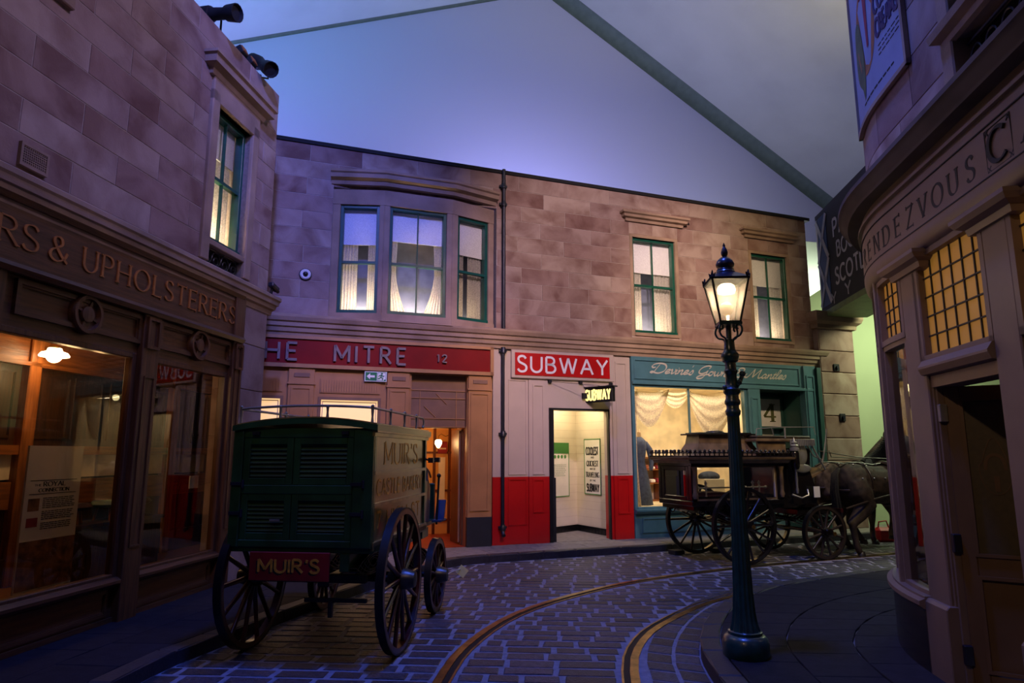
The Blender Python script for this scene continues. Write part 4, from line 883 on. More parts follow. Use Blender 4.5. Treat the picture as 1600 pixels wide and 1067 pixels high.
# the subway entrance
sb = thing('subway_front', 'cream and red painted subway entrance with a tall dark doorway', 'shop front', FF, (.27, 0, .1))
ZR = 1.225
def two(name, x0, x1, y0, y1, z1, z0=.1):
    part(name, MB().box(x0, y0, max(z0, ZR), x1, y1, z1), 'cream', sb)
    if z0 < ZR: part(name, MB().box(x0, y0, z0, x1, y1, ZR), 'red2', sb)
two('wall_panel', -1.16, -.10, .0, .2, 3.43); two('wall_panel', 1.10, 1.56, .0, .2, 3.43)
part('door_head', MB().box(-.10, .0, 2.41, 1.10, .2, 3.43), 'cream', sb)
two('pilaster', -.50, -.14, -.035, 0, 2.90); two('pilaster', 1.16, 1.545, -.035, 0, 3.40); two('stile', -1.16, -.90, -.02, 0, 3.42)
for x0, x1, z0, z1, m in ((-.43, -.21, 1.26, 2.83, 'cream'), (-.43, -.21, .62, 1.19, 'red2'), (1.23, 1.47, 1.26, 3.30, 'cream'), (1.23, 1.47, .55, 1.19, 'red2')): part('pilaster_panel', pane_panel(MB(), x0, z0, x1, z1, -.035), m, sb)
part('wall_mould', pane_panel(MB(), -.87, 1.26, -.53, 2.90, 0, .02, .012), 'cream', sb); part('wall_mould', pane_panel(MB(), -.87, .42, -.53, 1.19, 0, .02, .012), 'red2', sb)
part('sign_board', MB().box(-.83, -.05, 2.925, 1.21, 0, 3.43), 'cream', sb, bev=.01)
part('sign_field', MB().box(-.765, -.062, 2.98, 1.105, -.05, 3.375), 'red2', sb, label='bright red sign field')
for c, g_ in letters('SUBWAY', -.715, 1.055, 3.04, .275, on_wall(-.062), d=.006, thick=.145, track=.30, one_mesh=False): part('letter', g_, 'white', sb)
part('door_jamb', MB().box(-.105, -.02, .1, -.045, .2, 2.42).box(1.075, -.02, .1, 1.10, .05, 2.42).box(-.105, -.02, 2.385, 1.10, .2, 2.42), 'black', sb)
part('folded_door', MB().box(-.045, .02, .11, .03, .75, 1.2).box(-.045, .02, 1.2, -.0, .75, 2.385), 'matt_black', sb)
pj = thing('projecting_sign', 'small black lit box sign reading subway over the doorway', 'sign', FF, (.8, -.2, 2.50))
ps = R(28)
def rt(mb): return mb.rotz(-62, (.80, -.22))
part('box', rt(MB().box(.50, -.27, 2.53, 1.10, -.17, 2.79)), 'black', pj, bev=.008); part('roof', rt(MB().box(.47, -.30, 2.79, 1.13, -.14, 2.81)), 'black', pj)
part('letters', rt(letters('SUBWAY', .54, 1.06, 2.57, .18, on_wall(-.27), .008, thick=.17, track=.26)), 'sign_on', pj, label='glowing pale yellow letters')
m2 = letters('SUBWAY', .54, 1.06, 2.57, .18, on_wall(-.27), .008, thick=.17, track=.26); m2.rotz(180, (.80, -.22)); part('letters', rt(m2), 'sign_on', pj, label='glowing pale yellow letters')
for x, z in ((-.09, 2.89), (.52, 2.895), (1.14, 2.885)): part('wall_fixing', MB().box(x - .03, -.05, z - .025, x + .03, 0, z + .025), 'matt_black', pj)
part('stay_wire', MB().cyl((-.09, -.04, 2.89), (.70, -.42, 2.80), .004, n=5).cyl((1.14, -.04, 2.885), (.80, -.42, 2.80), .004, n=5).cyl((.52, -.04, 2.895), (.6, -.03, 2.8), .004, n=5).box(.55, -.06, 2.60, .63, .0, 2.70), 'matt_black', pj)
# lobby
sl = thing('subway_lobby', 'cream tiled subway lobby with a black tile skirting', None, FF, (.5, .7, .1), kind='structure')
A, B_, C_ = (-.45, .68), (1.15, 1.48), (1.30, .20)
def wallseg(p, q, z0, z1, m, name, off=0, split=None, **k):
    d = Vector((q[0] - p[0], q[1] - p[1])); L_ = d.length; d /= L_; n_ = Vector((d.y, -d.x)) * off
    return part(name, MB().quad((p[0] + n_.x, p[1] + n_.y, z0), (q[0] + n_.x, q[1] + n_.y, z0), (q[0] + n_.x, q[1] + n_.y, z1), (p[0] + n_.x, p[1] + n_.y, z1)), m, sl, **k)
wallseg(A, B_, .1, 2.9, 'tile', 'wall_face'); wallseg(B_, C_, .1, 2.9, 'tile', 'wall_face'); wallseg((-.45, .1), A, .1, 2.9, 'tile', 'wall_face')
part('lobby_ceiling', MB().box(-.5, .15, 2.86, 1.32, 1.55, 2.9), 'tile', sl); part('lobby_floor', MB().box(-.5, .0, .07, 1.32, 1.6, .112), 'slab_lit', sl)
def on_seg(p, q, off=0):
    d = Vector((q[0] - p[0], q[1] - p[1])).normalized(); n_ = Vector((d.y, -d.x))
    return lambda s_, z, o: (p[0] + d.x * s_ + n_.x * (o + off), p[1] + d.y * s_ + n_.y * (o + off), z)
for p, q in ((A, B_), (B_, C_)):
    fn = on_seg(p, q); L_ = math.hypot(q[0] - p[0], q[1] - p[1]); n_ = int(L_ / .1)
    for i in range(n_):
        a, b = i * L_ / n_ + .004, (i + 1) * L_ / n_ - .004
        part('black_tile', MB().add([fn(a, .115, .0), fn(b, .115, .0), fn(b, .235, .0), fn(a, .235, .0), fn(a, .115, .012), fn(b, .115, .012), fn(b, .235, .012), fn(a, .235, .012)], [(4, 5, 6, 7), (0, 1, 5, 4), (2, 3, 7, 6), (1, 2, 6, 5), (3, 0, 4, 7)]), 'tile_black', sl)
    # fine joints of the tiling stand back: courses drawn as shallow ridges
    mb = MB()
    for k in range(17):
        z = .25 + k * .152; mb.add([fn(0, z, .001), fn(L_, z, .001), fn(L_, z + .004, .001), fn(0, z + .004, .001)], [(0, 1, 2, 3)])
    part('tile_joint', mb, 'cream', sl)
def fbox(mb, fn, a, z0, b, z1, o0, o1):
    return mb.add([fn(a, z0, o0), fn(b, z0, o0), fn(b, z1, o0), fn(a, z1, o0), fn(a, z0, o1), fn(b, z0, o1), fn(b, z1, o1), fn(a, z1, o1)], [(4, 5, 6, 7), (3, 2, 1, 0), (0, 1, 5, 4), (1, 2, 6, 5), (2, 3, 7, 6), (3, 0, 4, 7)])
fa = on_seg(A, B_); fb = on_seg(B_, C_)
p1 = thing('information_poster', 'cream poster with a green heading on the left lobby wall', 'poster', FF, (.2, 1.2, .95))
part('sheet', fbox(MB(), fa, .90, .80, 1.51, 1.82, .004, .012), 'pale', p1); part('heading_band', fbox(MB(), fa, .90, 1.62, 1.51, 1.82, .012, .015), 'green_ink', p1); part('border', fbox(fbox(fbox(MB(), fa, .89, .79, 1.52, .805, .004, .016), fa, 1.51, .79, 1.525, 1.83, .004, .016), fa, .89, 1.82, 1.52, 1.832, .004, .016), 'green_ink', p1)
mb = MB(); rr = random.Random(8)
for i in range(5):
    c = .98 + i * .105
    mb.add([fa(c + .036 * math.cos(k * .5236), 1.56 + .036 * math.sin(k * .5236), .016) for k in range(12)], [tuple(range(12))])
for i in range(7):
    x = 1.0
    while x < 1.38: l = rr.uniform(.03, .07); fbox(mb, fa, x, 1.40 - i * .035, x + l, 1.407 - i * .035, .012, .014); x += l + .015
part('print', mb, 'green_ink', p1, kind='stuff')
p2 = thing('advert_poster', 'tall white advert with bold grey lettering on the right lobby wall', 'poster', FF, (.85, .8, .95))
a0, a1 = .30, .86
part('sheet', fbox(MB(), fb, a0, .85, a1, 1.90, .004, .012), 'pale', p2)
part('border', fbox(fbox(fbox(fbox(MB(), fb, a0, .84, a1, .855, .004, .016), fb, a0, 1.89, a1, 1.905, .004, .016), fb, a0, .85, a0 + .016, 1.90, .004, .016), fb, a1 - .016, .85, a1, 1.90, .004, .016), 'green_ink', p2)
mb = MB()
for txt, z, h, th, st, i0, i1 in (('COOLEST', 1.70, .15, .2, 'sans', .08, .54), ('AND', 1.63, .035, .18, 'sans', .26, .38), ('QUICKEST', 1.48, .11, .16, 'serif', .09, .53), ('WAY OF', 1.41, .035, .18, 'sans', .22, .42), ('TRAVELLING', 1.27, .10, .16, 'serif', .06, .56), ('BY THE', 1.19, .035, .18, 'sans', .22, .42), ('SUBWAY', 1.00, .15, .2, 'sans', .09, .55)):
    mb.join(letters(txt, a0 + i0 * .9, a0 + i1 * .9, z - .10, h * .92, on_seg(B_, C_, .012), .003, thick=th, style=st))
part('lettering', mb, 'ink', p2)
area('subway_ceiling_lamp', FF.W(.6, .75, 2.83), FF.W(.6, .78, 0), .8, 26, (1.0, .80, .52), .5)
point('subway_sign_lamp', FF.W(.62, -.75, 2.66), 1.5, (1.0, .82, .4), .06)

# the gown shop
gs = thing('gown_shop_front', 'teal painted gown shop front with script lettering and a deep doorway', 'shop front', FF, (3.7, 0, .1))
part('fascia', MB().box(1.57, -.05, 2.95, 5.97, .2, 3.43), 'teal', gs)
part('fascia_mould', MB().frame(1.62, 3.0, 5.58, 3.38, .03, -.07, -.05).box(1.57, -.10, 2.90, 5.97, .1, 2.955), 'teal', gs, bev=.006)
part('lettering', letters("Devine's Gowns & Mantles", 1.97, 5.20, 3.13, .185, on_wall(-.05), .004, thick=.19, style='pen', track=-.01, face=LOW, shear=.30), 'script', gs, label='pale copperplate lettering')
part('window_frame', MB().frame(1.57, .60, 4.20, 2.92, .06, -.05, .06), 'teal', gs, bev=.006)
for a, b in ((1.63, 2.845), (2.865, 4.14)): part('pane', MB().quad((a, 0, .66), (b, 0, .66), (b, 0, 2.86), (a, 0, 2.86)), 'shop_glass', gs)
part('glazing_bar', MB().box(2.84, -.01, .66, 2.87, .03, 2.86), 'teal', gs)
part('sill', MB().sweep([(0, .54), (.08, .54), (.11, .58), (.11, .61), (0, .62)], [(1.57, 0), (4.24, 0)]), 'teal', gs); part('stall_riser', MB().box(1.57, -.03, .1, 4.24, .2, .55), 'teal', gs); part('stall_panel', pane_panel(MB(), 1.72, .2, 4.1, .47, -.03), 'teal', gs)
for a, b, z in ((4.22, 4.50, 2.93), (5.66, 5.97, 3.43)):
    part('pilaster', MB().box(a, -.09, .1, b, .1, z), 'teal', gs, bev=.006); part('pilaster_panel', pane_panel(MB(), a + .05, .5, b - .05, z - .2, -.09), 'teal', gs)
part('end_post', MB().box(5.97, -.14, .1, 6.07, .15, 3.40), 'teal_d', gs)
part('door_recess', MB().box(4.50, .06, .1, 4.54, .75, 2.95).box(5.62, .06, .1, 5.66, .75, 2.95).box(4.5, .06, 2.9, 5.66, .75, 2.95), 'teal_d', gs)
gd = thing('gown_shop_door', 'teal shop door with a white glass pane numbered 4', 'door', FF, (5.05, .7, .112))
part('leaf', MB().frame(4.54, .12, 5.62, 2.35, .15, .66, .71).box(4.69, .67, .3, 5.47, .70, 1.25), 'teal', gd, bev=.008); part('fanlight_frame', MB().frame(4.54, 2.35, 5.62, 2.9, .06, .66, .71), 'teal', gd)
part('number_pane', MB().box(4.69, .68, 1.25, 5.47, .69, 2.2), 'pale', gd, label='pale frosted pane'); part('upper_glass', MB().box(4.6, .68, 2.41, 5.56, .69, 2.84), 'room_dark', gd)
# the fanlight number stands in front, in the recess
nb = thing('number_fanlight', 'white framed panel with a green figure 4 in the doorway of the gown shop', 'number panel', FF, (5.25, .5, 2.15))
part('panel', MB().box(4.98, .52, 2.19, 5.54, .54, 2.77), 'cardw', nb); part('frame', MB().frame(4.93, 2.14, 5.59, 2.82, .05, .50, .56), 'teal_d', nb); part('number', letters('4', 5.10, 5.40, 2.29, .37, on_wall(.52), .006, thick=.2, style='serif'), 'poster_green', nb)
# gown shop window
gr = thing('gown_shop_window_room', 'cream lined display window of the gown shop', None, FF, (2.9, .7, .62), kind='structure')
part('room_shell', MB().box(1.5, 1.7, .6, 4.3, 1.75, 2.95).box(1.5, .1, .6, 1.55, 1.75, 2.95).box(4.22, .1, .6, 4.27, 1.75, 2.95).box(1.5, .1, 2.9, 4.3, 1.75, 2.95).box(1.5, .06, .58, 4.3, 1.75, .64), 'cream_wall', gr)
for i, x in enumerate((1.95, 2.25, 2.5)): part('wall_strip', MB().box(x, 1.68, .64, x + .06, 1.7, 2.9), 'drape', gr)
def swag(x0, x1, zt, drop, y, label):
    def fn(u, v):
        x = x0 + (x1 - x0) * u; sag = 4 * u * (1 - u)
        return (x, y - .05 * sag * math.sin(v * math.pi) - .02 * math.sin(v * 22), zt - (.02 + drop * sag) * (.12 + .88 * v) - .10 * v * (1 - sag) * 0)
    one('swag', label, 'curtain', FF, ((x0 + x1) / 2, y, zt), MB().sheet(fn, 24, 16), 'drape', 'draped swags in the gown shop window', smooth=70)
swag(1.62, 2.55, 2.86, .72, .22, 'pale draped swag, first from the subway entrance')
swag(2.35, 3.10, 2.86, .34, .28, 'small pale draped swag in the middle of the gown window')
swag(2.95, 4.14, 2.86, .92, .22, 'deep pale draped swag behind the lamp post')
one('drape', 'long pale drape hanging beside the subway side of the gown window', 'curtain', FF, (1.75, .3, .64), MB().sheet(lambda u, v: (1.62 + .27 * u * (1 - .25 * math.sin(v * 3)), .24 + .03 * math.sin(u * 20), .64 + 2.2 * v), 24, 10), 'drape', smooth=70)
mq = thing('mannequin', 'headless mannequin in a blue grey gown near the left pane', 'mannequin', FF, (2.12, .65, .64))
part('gown', MB().lathe([(.24, 0), (.22, .15), (.16, .55), (.10, .82), (.115, .95), (.14, 1.12), (.135, 1.22), (.05, 1.30), (.03, 1.31)], (2.12, .65, .64), 20, flute=.10, nf=9), 'dress', mq, smooth=50)
part('neck', MB().lathe([(.042, 1.28), (.036, 1.36), (.035, 1.40), (.02, 1.41), (.012, 1.45), (.004, 1.46)], (2.12, .65, .64), 12), 'skin_form', mq, smooth=50)
for s_ in (-1, 1): part('sleeve', MB().tube([(2.12 + s_ * .12, .65, 1.83), (2.12 + s_ * .20, .62, 1.70), (2.12 + s_ * .22, .58, 1.48), (2.12 + s_ * .17, .53, 1.30)], [.055, .062, .05, .035], 9), 'dress', mq, smooth=60)
o = thing('price_stand', 'small white card on an easel by the mannequin', 'card', FF, (1.80, .30, .64)); part('card', MB().box(1.72, .28, .70, 1.88, .285, .81), 'cardw', o); part('easel', MB().cyl((1.76, .29, .64), (1.80, .31, .90), .006, n=5).cyl((1.84, .29, .64), (1.80, .31, .90), .006, n=5), 'brass', o)
cb = thing('display_cabinet', 'brown open cabinet of folded goods at the back of the gown window', 'cabinet', FF, (3.1, 1.5, .64))
part('carcass', MB().frame(2.65, .64, 3.5, 1.55, .03, 1.4, 1.68).box(2.65, 1.4, 1.0, 3.5, 1.68, 1.02).box(2.65, 1.4, 1.28, 3.5, 1.68, 1.30).box(3.06, 1.4, .64, 3.09, 1.68, 1.55), 'oak_in', cb)
for i in range(10):
    x = 2.70 + (i % 5) * .15 + (.06 if i % 5 > 2 else 0); z = 1.02 if i < 5 else 1.30
    one('folded_goods', '%s folded cloth on the %s shelf of the gown cabinet' % (('brown', 'cream', 'red', 'beige', 'tan')[i % 5], 'lower' if i < 5 else 'upper'), 'cloth', FF, (x + .06, 1.5, z), MB().box(x, 1.43, z, x + .11, 1.6, z + .05 + .02 * (i % 3)), ('book', 'pale', 'poster_red', 'drape', 'oak_in')[i % 5], 'folded goods on the %s shelf' % ('lower' if i < 5 else 'upper'), bev=.012)
hb = thing('bonnet_stand', 'pale bonnet on a stand in the middle of the gown window', 'hat', FF, (3.25, .6, .64)); part('stand', MB().lathe([(.09, 0), (.09, .015), (.012, .03), (.012, .62), (.06, .66)], (3.25, .6, .64), 12), 'brass', hb); part('bonnet', MB().ball((3.25, .6, 1.38), .14, 12, (1.1, 1, .8)).lathe([(.13, -.05), (.22, -.08), (.22, -.07), (.13, -.03)], (3.25, .6, 1.38), 18), 'cardw', hb, smooth=60)
bd = thing('folded_shawl', 'grey folded shawl heaped on a white box in the gown window', 'shawl', FF, (3.7, .6, .64)); part('box', MB().box(3.45, .45, .64, 3.95, .8, 1.12), 'cardw', bd, bev=.01); part('shawl', MB().ball((3.7, .62, 1.16), .2, 12, (1.2, .8, .55)), 'dress', bd, smooth=60)
area('gown_window_lamp', FF.W(2.9, .45, 2.88), FF.W(2.9, .75, 0), 2.2, 42, (1.0, .78, .50), .25)
# end pier and gallery
pi = thing('stone_pier', 'tall rusticated stone pier at the right end of the terrace', 'pier', FF, (6.6, 0, .1))
part('core', MB().box(6.10, -.10, .1, 7.04, .9, 4.55), 'mortar', pi)
z = .1; i = 0
while z < 4.2:
    h = .46; part('stone', MB().block(6.09, z + .004, 7.06, z + h - .004, -.14, .0, .015), 'stone', pi); part('stone', MB().box(6.085, -.13, z + .004, 6.11, .85, z + h - .004), 'stone', pi); z += h; i += 1
part('capital', MB().sweep([(0, 4.24), (.05, 4.26), (.06, 4.34), (.13, 4.40), (.16, 4.48), (.16, 4.60), (0, 4.61)], [(6.08, .9), (6.08, -.14), (7.06, -.14), (7.06, .9)]), 'stone_trim', pi)
for x, z in ((6.5, 3.42), (6.56, 2.37)):
    o = thing('wall_bracket', 'small square black fixing on the end pier, %s one' % ('upper' if z > 3 else 'lower'), 'fixing', FF, (x, -.15, z)); part('plate', MB().box(x - .08, -.165, z - .08, x + .08, -.14, z + .08), 'matt_black', o, bev=.01); part('boss', MB().cyl((x, -.20, z), (x, -.165, z), .035, n=10), 'pipe', o)
GF = FF.sub(6.9, .95, -8)
one('wall_right', 'plain lime green gallery wall beyond the end pier', None, GF, (3, 0, 0), MB().box(0, 0, 0, 6.5, .15, 6.6), 'lime', kind='structure')
# banner across the gap
BF = Frame(FF.W(6.36, -.05, 0), 84 - 180 + 0)
BF = Frame(FF.W(6.36, -.05, 0), -96)
bn = thing('banner', 'black hanging banner with white lettering and a crossed lattice strip', 'banner', BF, (2.2, 0, 4.6))
part('panel', MB().box(.0, -.02, 4.62, 4.6, .05, 6.78), 'banner', bn)
part('lattice_field', MB().box(.06, -.03, 4.70, .62, -.02, 6.66), 'banner_blue', bn, label='blue field behind pale crossed bars')
mb = MB()
for z in (4.72, 5.68):
    for q in ([(.06, z), (.66, z + .95)], [(.66, z), (.06, z + .95)]): strip(mb, q, lambda a: .11, on_wall(-.03), 0, .012)
strip(mb, [(.10, 4.7), (.10, 6.66)], lambda a: .08, on_wall(-.03), 0, .01)
part('lattice_bar', mb, 'banner_text', bn)
for txt, x0, x1, z, h in (('PA', .98, 1.58, 6.00, .36), ('BOO', 1.10, 1.95, 5.56, .30), ('SCOTLAND', .92, 3.25, 5.02, .32), ('Y', .62, .86, 4.66, .22), ('Y', 1.35, 1.62, 4.68, .24)):
    for c, g_ in letters(txt, x0, x1, z, h, on_wall(-.02), .006, thick=.17, track=.26, one_mesh=False): part('letter', g_, 'banner_text', bn)
part('soffit', MB().box(.0, -.02, 4.50, 4.6, .9, 4.62), 'soffit_green', bn, label='underside coloured with green light')  # green light under the banner is put into the soffit's colour
# ---------------------------------------------------------------- the cafe on the right, with its rounded corner
RR = 2.5; X0 = -.25
def rpos(s_, out=0):
    """a point of the cafe's plan: s runs along the front (negative round the corner), out towards the street"""
    if s_ >= X0: return (s_, -out)
    p = (X0 - s_) / RR; return (X0 - (RR + out) * math.sin(p), RR - (RR + out) * math.cos(p))
def rpath(s0, s1, step=.12):
    n = max(1, int(abs(s1 - s0) / step)) if s0 < X0 else 1
    if s0 < X0 < s1: return [rpos(s0 + (X0 - s0) * i / max(2, int((X0 - s0) / step))) for i in range(max(2, int((X0 - s0) / step)) + 1)] + [rpos(s1)]
    return [rpos(s0 + (s1 - s0) * i / n) for i in range(n + 1)]
def on_r(off): return lambda s_, z, o: (*rpos(s_, off + o), z)
END = -3.9
HR = (.76, 4.02, 1.75, 5.9)
up = MB().sweep([(-.3, 3.6), (0, 3.6), (0, 8.4), (-.3, 8.4)], rpath(END, HR[0])); up.sweep([(-.3, 3.6), (0, 3.6), (0, HR[1]), (-.3, HR[1])], rpath(HR[0], HR[2])); up.sweep([(-.3, HR[3]), (0, HR[3]), (0, 8.4), (-.3, 8.4)], rpath(HR[0], HR[2])); up.sweep([(-.3, 3.6), (0, 3.6), (0, 8.4), (-.3, 8.4)], rpath(HR[2], 6.5))
wc = one('wall_right', 'blue lit stone upper storey of the rounded cafe corner', None, RF, (0, .5, 3.7), up, 'mortar', kind='structure')
rr = random.Random(21); z = 3.74; k = 0
while z < 7.2:
    s_ = -3.2 + (.45 if k % 2 else 0)
    while s_ < 2.4:
        l = .80 * rr.uniform(.8, 1.2); a, b = s_, min(s_ + l, 2.4); s_ = b
        for q in rect_minus((a, z, b, z + .37), (.70, 3.6, 1.82, 6.0)):
            if q[2] - q[0] < .05: continue
            part('stone', MB().sweep([(0, q[1] + .002), (.007, q[1] + .005), (.007, q[3] - .005), (0, q[3] - .002)], rpath(q[0] + .003, q[2] - .003)), 'stone', wc)
    z += .37; k += 1
ws = thing('window_surround', 'stone surround and sill of the upper cafe window', 'window surround', RF, (1.25, 0, 4.0))
for a, b in ((.70, .84), (1.68, 1.82)): part('jamb', MB().box(a, -.03, 3.78, b, .2, 6.0), 'stone_trim', ws, bev=.01)
part('sill', MB().sweep([(0, 4.22), (.03, 4.23), (.04, 4.27), (.09, 4.29), (.10, 4.34), (0, 4.35)], [(.78, .12), (.78, 0), (1.74, 0), (1.74, .12)]).box(.78, 0, 4.24, 1.74, .14, 4.35), 'stone_trim', ws)
part('recess', MB().box(.80, .15, 3.78, 1.7, .2, 4.25), 'matt_black', ws)
g = thing('window_guard', 'black iron guard with hoops under the upper cafe window', 'iron guard', RF, (1.25, .08, 3.78)); mb = MB()
for i in range(5): c = .92 + i * .17; mb.tube([(c + .075 * math.cos(math.pi * a / 10), .07, 4.02 + .12 * math.sin(math.pi * a / 10)) for a in range(11)] , .008, 5).cyl((c - .075, .07, 3.8), (c - .075, .07, 4.02), .008, n=5)
part('hoops', mb, 'pipe', g); part('guard_rail', MB().cyl((.84, .07, 4.19), (1.7, .07, 4.19), .012, n=6), 'pipe', g)
sash_window(RF, .84, 4.35, 1.68, 5.9, .12, 'window over the cafe fascia', blind=0, curtains=0, power=.05)
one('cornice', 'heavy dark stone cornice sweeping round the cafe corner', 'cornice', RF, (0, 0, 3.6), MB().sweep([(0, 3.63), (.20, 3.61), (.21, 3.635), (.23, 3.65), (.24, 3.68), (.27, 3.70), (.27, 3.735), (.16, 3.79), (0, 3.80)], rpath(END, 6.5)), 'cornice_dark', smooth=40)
cf = thing('cafe_shopfront', 'brown painted curved cafe front with fascia lettering and amber leaded lights', 'shop front', RF, (.3, 0, .1))
part('fascia', MB().sweep([(-.06, 3.02), (.0, 3.00), (.06, 3.02), (.09, 3.06), (.10, 3.12), (.09, 3.62), (-.06, 3.62)], rpath(END, 6.5)), 'cafe', cf, smooth=40)
for z, d in ((3.535, .12),): part('fascia_mould', MB().sweep([(.08, z - .012), (d, z - .012), (d, z + .012), (.08, z + .012)], rpath(END, 6.5)), 'cafe', cf)
part('fascia_line', MB().sweep([(.08, 3.444), (.1015, 3.444), (.1015, 3.451), (.08, 3.451)], rpath(END, 6.5)).sweep([(.08, 3.150), (.1035, 3.150), (.1035, 3.157), (.08, 3.157)], rpath(END, 6.5)), 'ink', cf)
lx = [1.01 - .205 * i for i in range(10)][::-1]
for c, g_ in letters('RENDEZVOUS', 0, None, 3.205, .15, on_r(.095), d=.004, thick=.15, style='serif', one_mesh=False, xs=lx): part('letter', g_, 'ink', cf)
part('initial', letters('C', 1.225, 1.385, 3.20, .19, on_r(.095), d=.015, thick=.17, style='serif'), 'ink', cf)
mb = MB()
for q in ([(1.185, 3.175), (1.435, 3.175)], [(1.185, 3.42), (1.435, 3.42)], [(1.187, 3.175), (1.187, 3.42)], [(1.433, 3.175), (1.433, 3.42)]): strip(mb, q, lambda a: .004, on_r(.095), 0, .004)
for x, z in ((1.205, 3.19), (1.415, 3.19), (1.205, 3.405), (1.415, 3.405)):
    for a in range(4): strip(mb, [(x, z), (x + .024 * math.cos(a * 1.57 + .78), z + .024 * math.sin(a * 1.57 + .78))], lambda a: .008, on_r(.095), 0, .004)
part('initial_box', mb, 'ink', cf); part('letter', letters('A', 1.53, 1.69, 3.205, .15, on_r(.095), .006, thick=.2, style='serif'), 'ink', cf)
def cafe_pil(a, b, name='pilaster'):
    part(name, MB().sweep([(-.06, .60), (.05, .60), (.05, 2.96), (-.06, 2.96)], [(a, 0), (b, 0)]), 'cafe', cf, bev=.008)
    part('pedestal', MB().sweep([(-.06, .1), (.09, .1), (.09, .585), (.07, .61), (-.06, .61)], [(a - .02, 0), (b + .02, 0)]), 'cafe', cf, bev=.006)
    part('capital', MB().sweep([(0, 2.90), (.07, 2.91), (.08, 2.95), (.12, 2.97), (.14, 3.0), (.14, 3.025), (0, 3.03)], [(a - .03, .1), (a - .03, 0), (b + .03, 0), (b + .03, .1)]), 'cafe', cf)
cafe_pil(-.18, .10); cafe_pil(.95, 1.20)
def leaded(s0, s1, z0, z1, ns, nz, curved=False):
    fw = .045; pt = lambda s_, z, o: (*rpos(s_, o), z)
    mb = MB()
    for a, b, c, d in ((s0, s0 + fw, z0, z1), (s1 - fw, s1, z0, z1), (s0, s1, z0, z0 + fw), (s0, s1, z1 - fw, z1)): mb.sweep([(-.05, c), (.05, c), (.05, d), (-.05, d)], rpath(a, b))
    lt = part('leaded_light', mb, 'cafe', cf); q = (s0 + fw, s1 - fw, z0 + fw, z1 - fw)
    for i in range(ns):
        for j in range(nz):
            a, b = q[0] + (q[1] - q[0]) * i / ns, q[0] + (q[1] - q[0]) * (i + 1) / ns; c, d = q[2] + (q[3] - q[2]) * j / nz, q[2] + (q[3] - q[2]) * (j + 1) / nz
            part('amber_pane', MB().quad(pt(a, c, .0), pt(b, c, .0), pt(b, d, .0), pt(a, d, .0)), 'amber', lt)
    mb = MB()
    for i in range(1, ns): x = q[0] + (q[1] - q[0]) * i / ns; mb.sweep([(-.006, q[2]), (.010, q[2]), (.010, q[3]), (-.006, q[3])], [rpos(x - .005), rpos(x + .005)])
    for j in range(1, nz): z = q[2] + (q[3] - q[2]) * j / nz; mb.sweep([(-.006, z - .005), (.010, z - .005), (.010, z + .005), (-.006, z + .005)], rpath(q[0], q[1]))
    part('leading', mb, 'lead', lt)
leaded(.02, .95, 2.24, 3.02, 6, 5); leaded(1.20, 2.1, 2.24, 3.02, 6, 5)
leaded(-.74, -.18, 2.47, 3.02, 4, 4); leaded(-1.45, -.78, 2.47, 3.05, 4, 4); leaded(-2.15, -1.49, 2.47, 3.05, 4, 4)
for a, b in ((-.74, -.18), (-1.45, -.78), (-2.15, -1.49)):
    mb = MB(); fw = .045
    for x0, x1, c, d in ((a, a + fw, .60, 2.47), (b - fw, b, .60, 2.47), (a, b, .60, .60 + fw), (a, b, 2.43, 2.47)): mb.sweep([(-.05, c), (.04, c), (.04, d), (-.05, d)], rpath(x0, x1, .08))
    part('window_frame', mb, 'cafe', cf)
    P_ = rpath(a + fw, b - fw, .08); mb = MB()
    for p, q in zip(P_, P_[1:]): mb.quad((*p, .645), (*q, .645), (*q, 2.43), (*p, 2.43))
    part('pane', mb, 'shop_glass', cf, smooth=60)
for a in (-.76, -1.47, -2.17): part('mullion', MB().sweep([(-.05, .6), (.07, .6), (.07, 3.06), (-.05, 3.06)], rpath(a - .025, a + .025)), 'cafe', cf, bev=.006)
part('curved_sill', MB().sweep([(-.05, .53), (.10, .53), (.13, .555), (.13, .585), (.09, .60), (.09, .615), (-.05, .62)], rpath(END, -.18)), 'cafe', cf, smooth=40)
part('curved_plinth', MB().sweep([(-.05, .1), (.09, .1), (.09, .53), (-.05, .53)], rpath(END, -.18)), 'black_gloss', cf, smooth=40)
# doorway
part('door_post', MB().box(.10, -.03, .1, .115, .12, 2.12).box(.115, -.015, .1, .13, .14, 2.08), 'cafe', cf, bev=.006)
part('door_lintel', MB().box(.06, -.03, 2.06, .95, .14, 2.14), 'cafe', cf); part('lintel_mould', MB().sweep([(0, 2.14), (.07, 2.15), (.09, 2.19), (.09, 2.205), (.06, 2.25), (0, 2.25)], [(.06, 0), (.95, 0)]), 'cafe', cf)
part('panel_right', MB().box(1.20, -.02, .1, 6.5, .1, 2.25).box(2.1, -.02, 2.24, 6.5, .1, 3.06), 'cafe', cf)
dr = thing('cafe_door', 'brown panelled cafe door standing ajar with a frosted oval pane', 'door', RF, (.13, .03, .115))
def sw(mb): return mb.shift(.12, -.06, 0).rotz(65, (.13, .03))
part('leaf', sw(MB().frame(.01, .12, .50, 2.06, .09, .08, .125).box(.10, .08, .80, .41, .125, .95).box(.10, .095, .2, .41, .11, .85)), 'cafe_d', dr, bev=.005)
part('frosted_pane', sw(MB().box(.10, .10, .95, .41, .108, 1.97)), 'cafe_glass', dr); part('pane_mould', sw(pane_panel(MB(), .09, .94, .42, 1.98, .08, .022, .012)), 'cafe_d', dr); part('panel_mould', sw(pane_panel(MB(), .09, .22, .42, .82, .08, .022, .012)), 'cafe_d', dr)
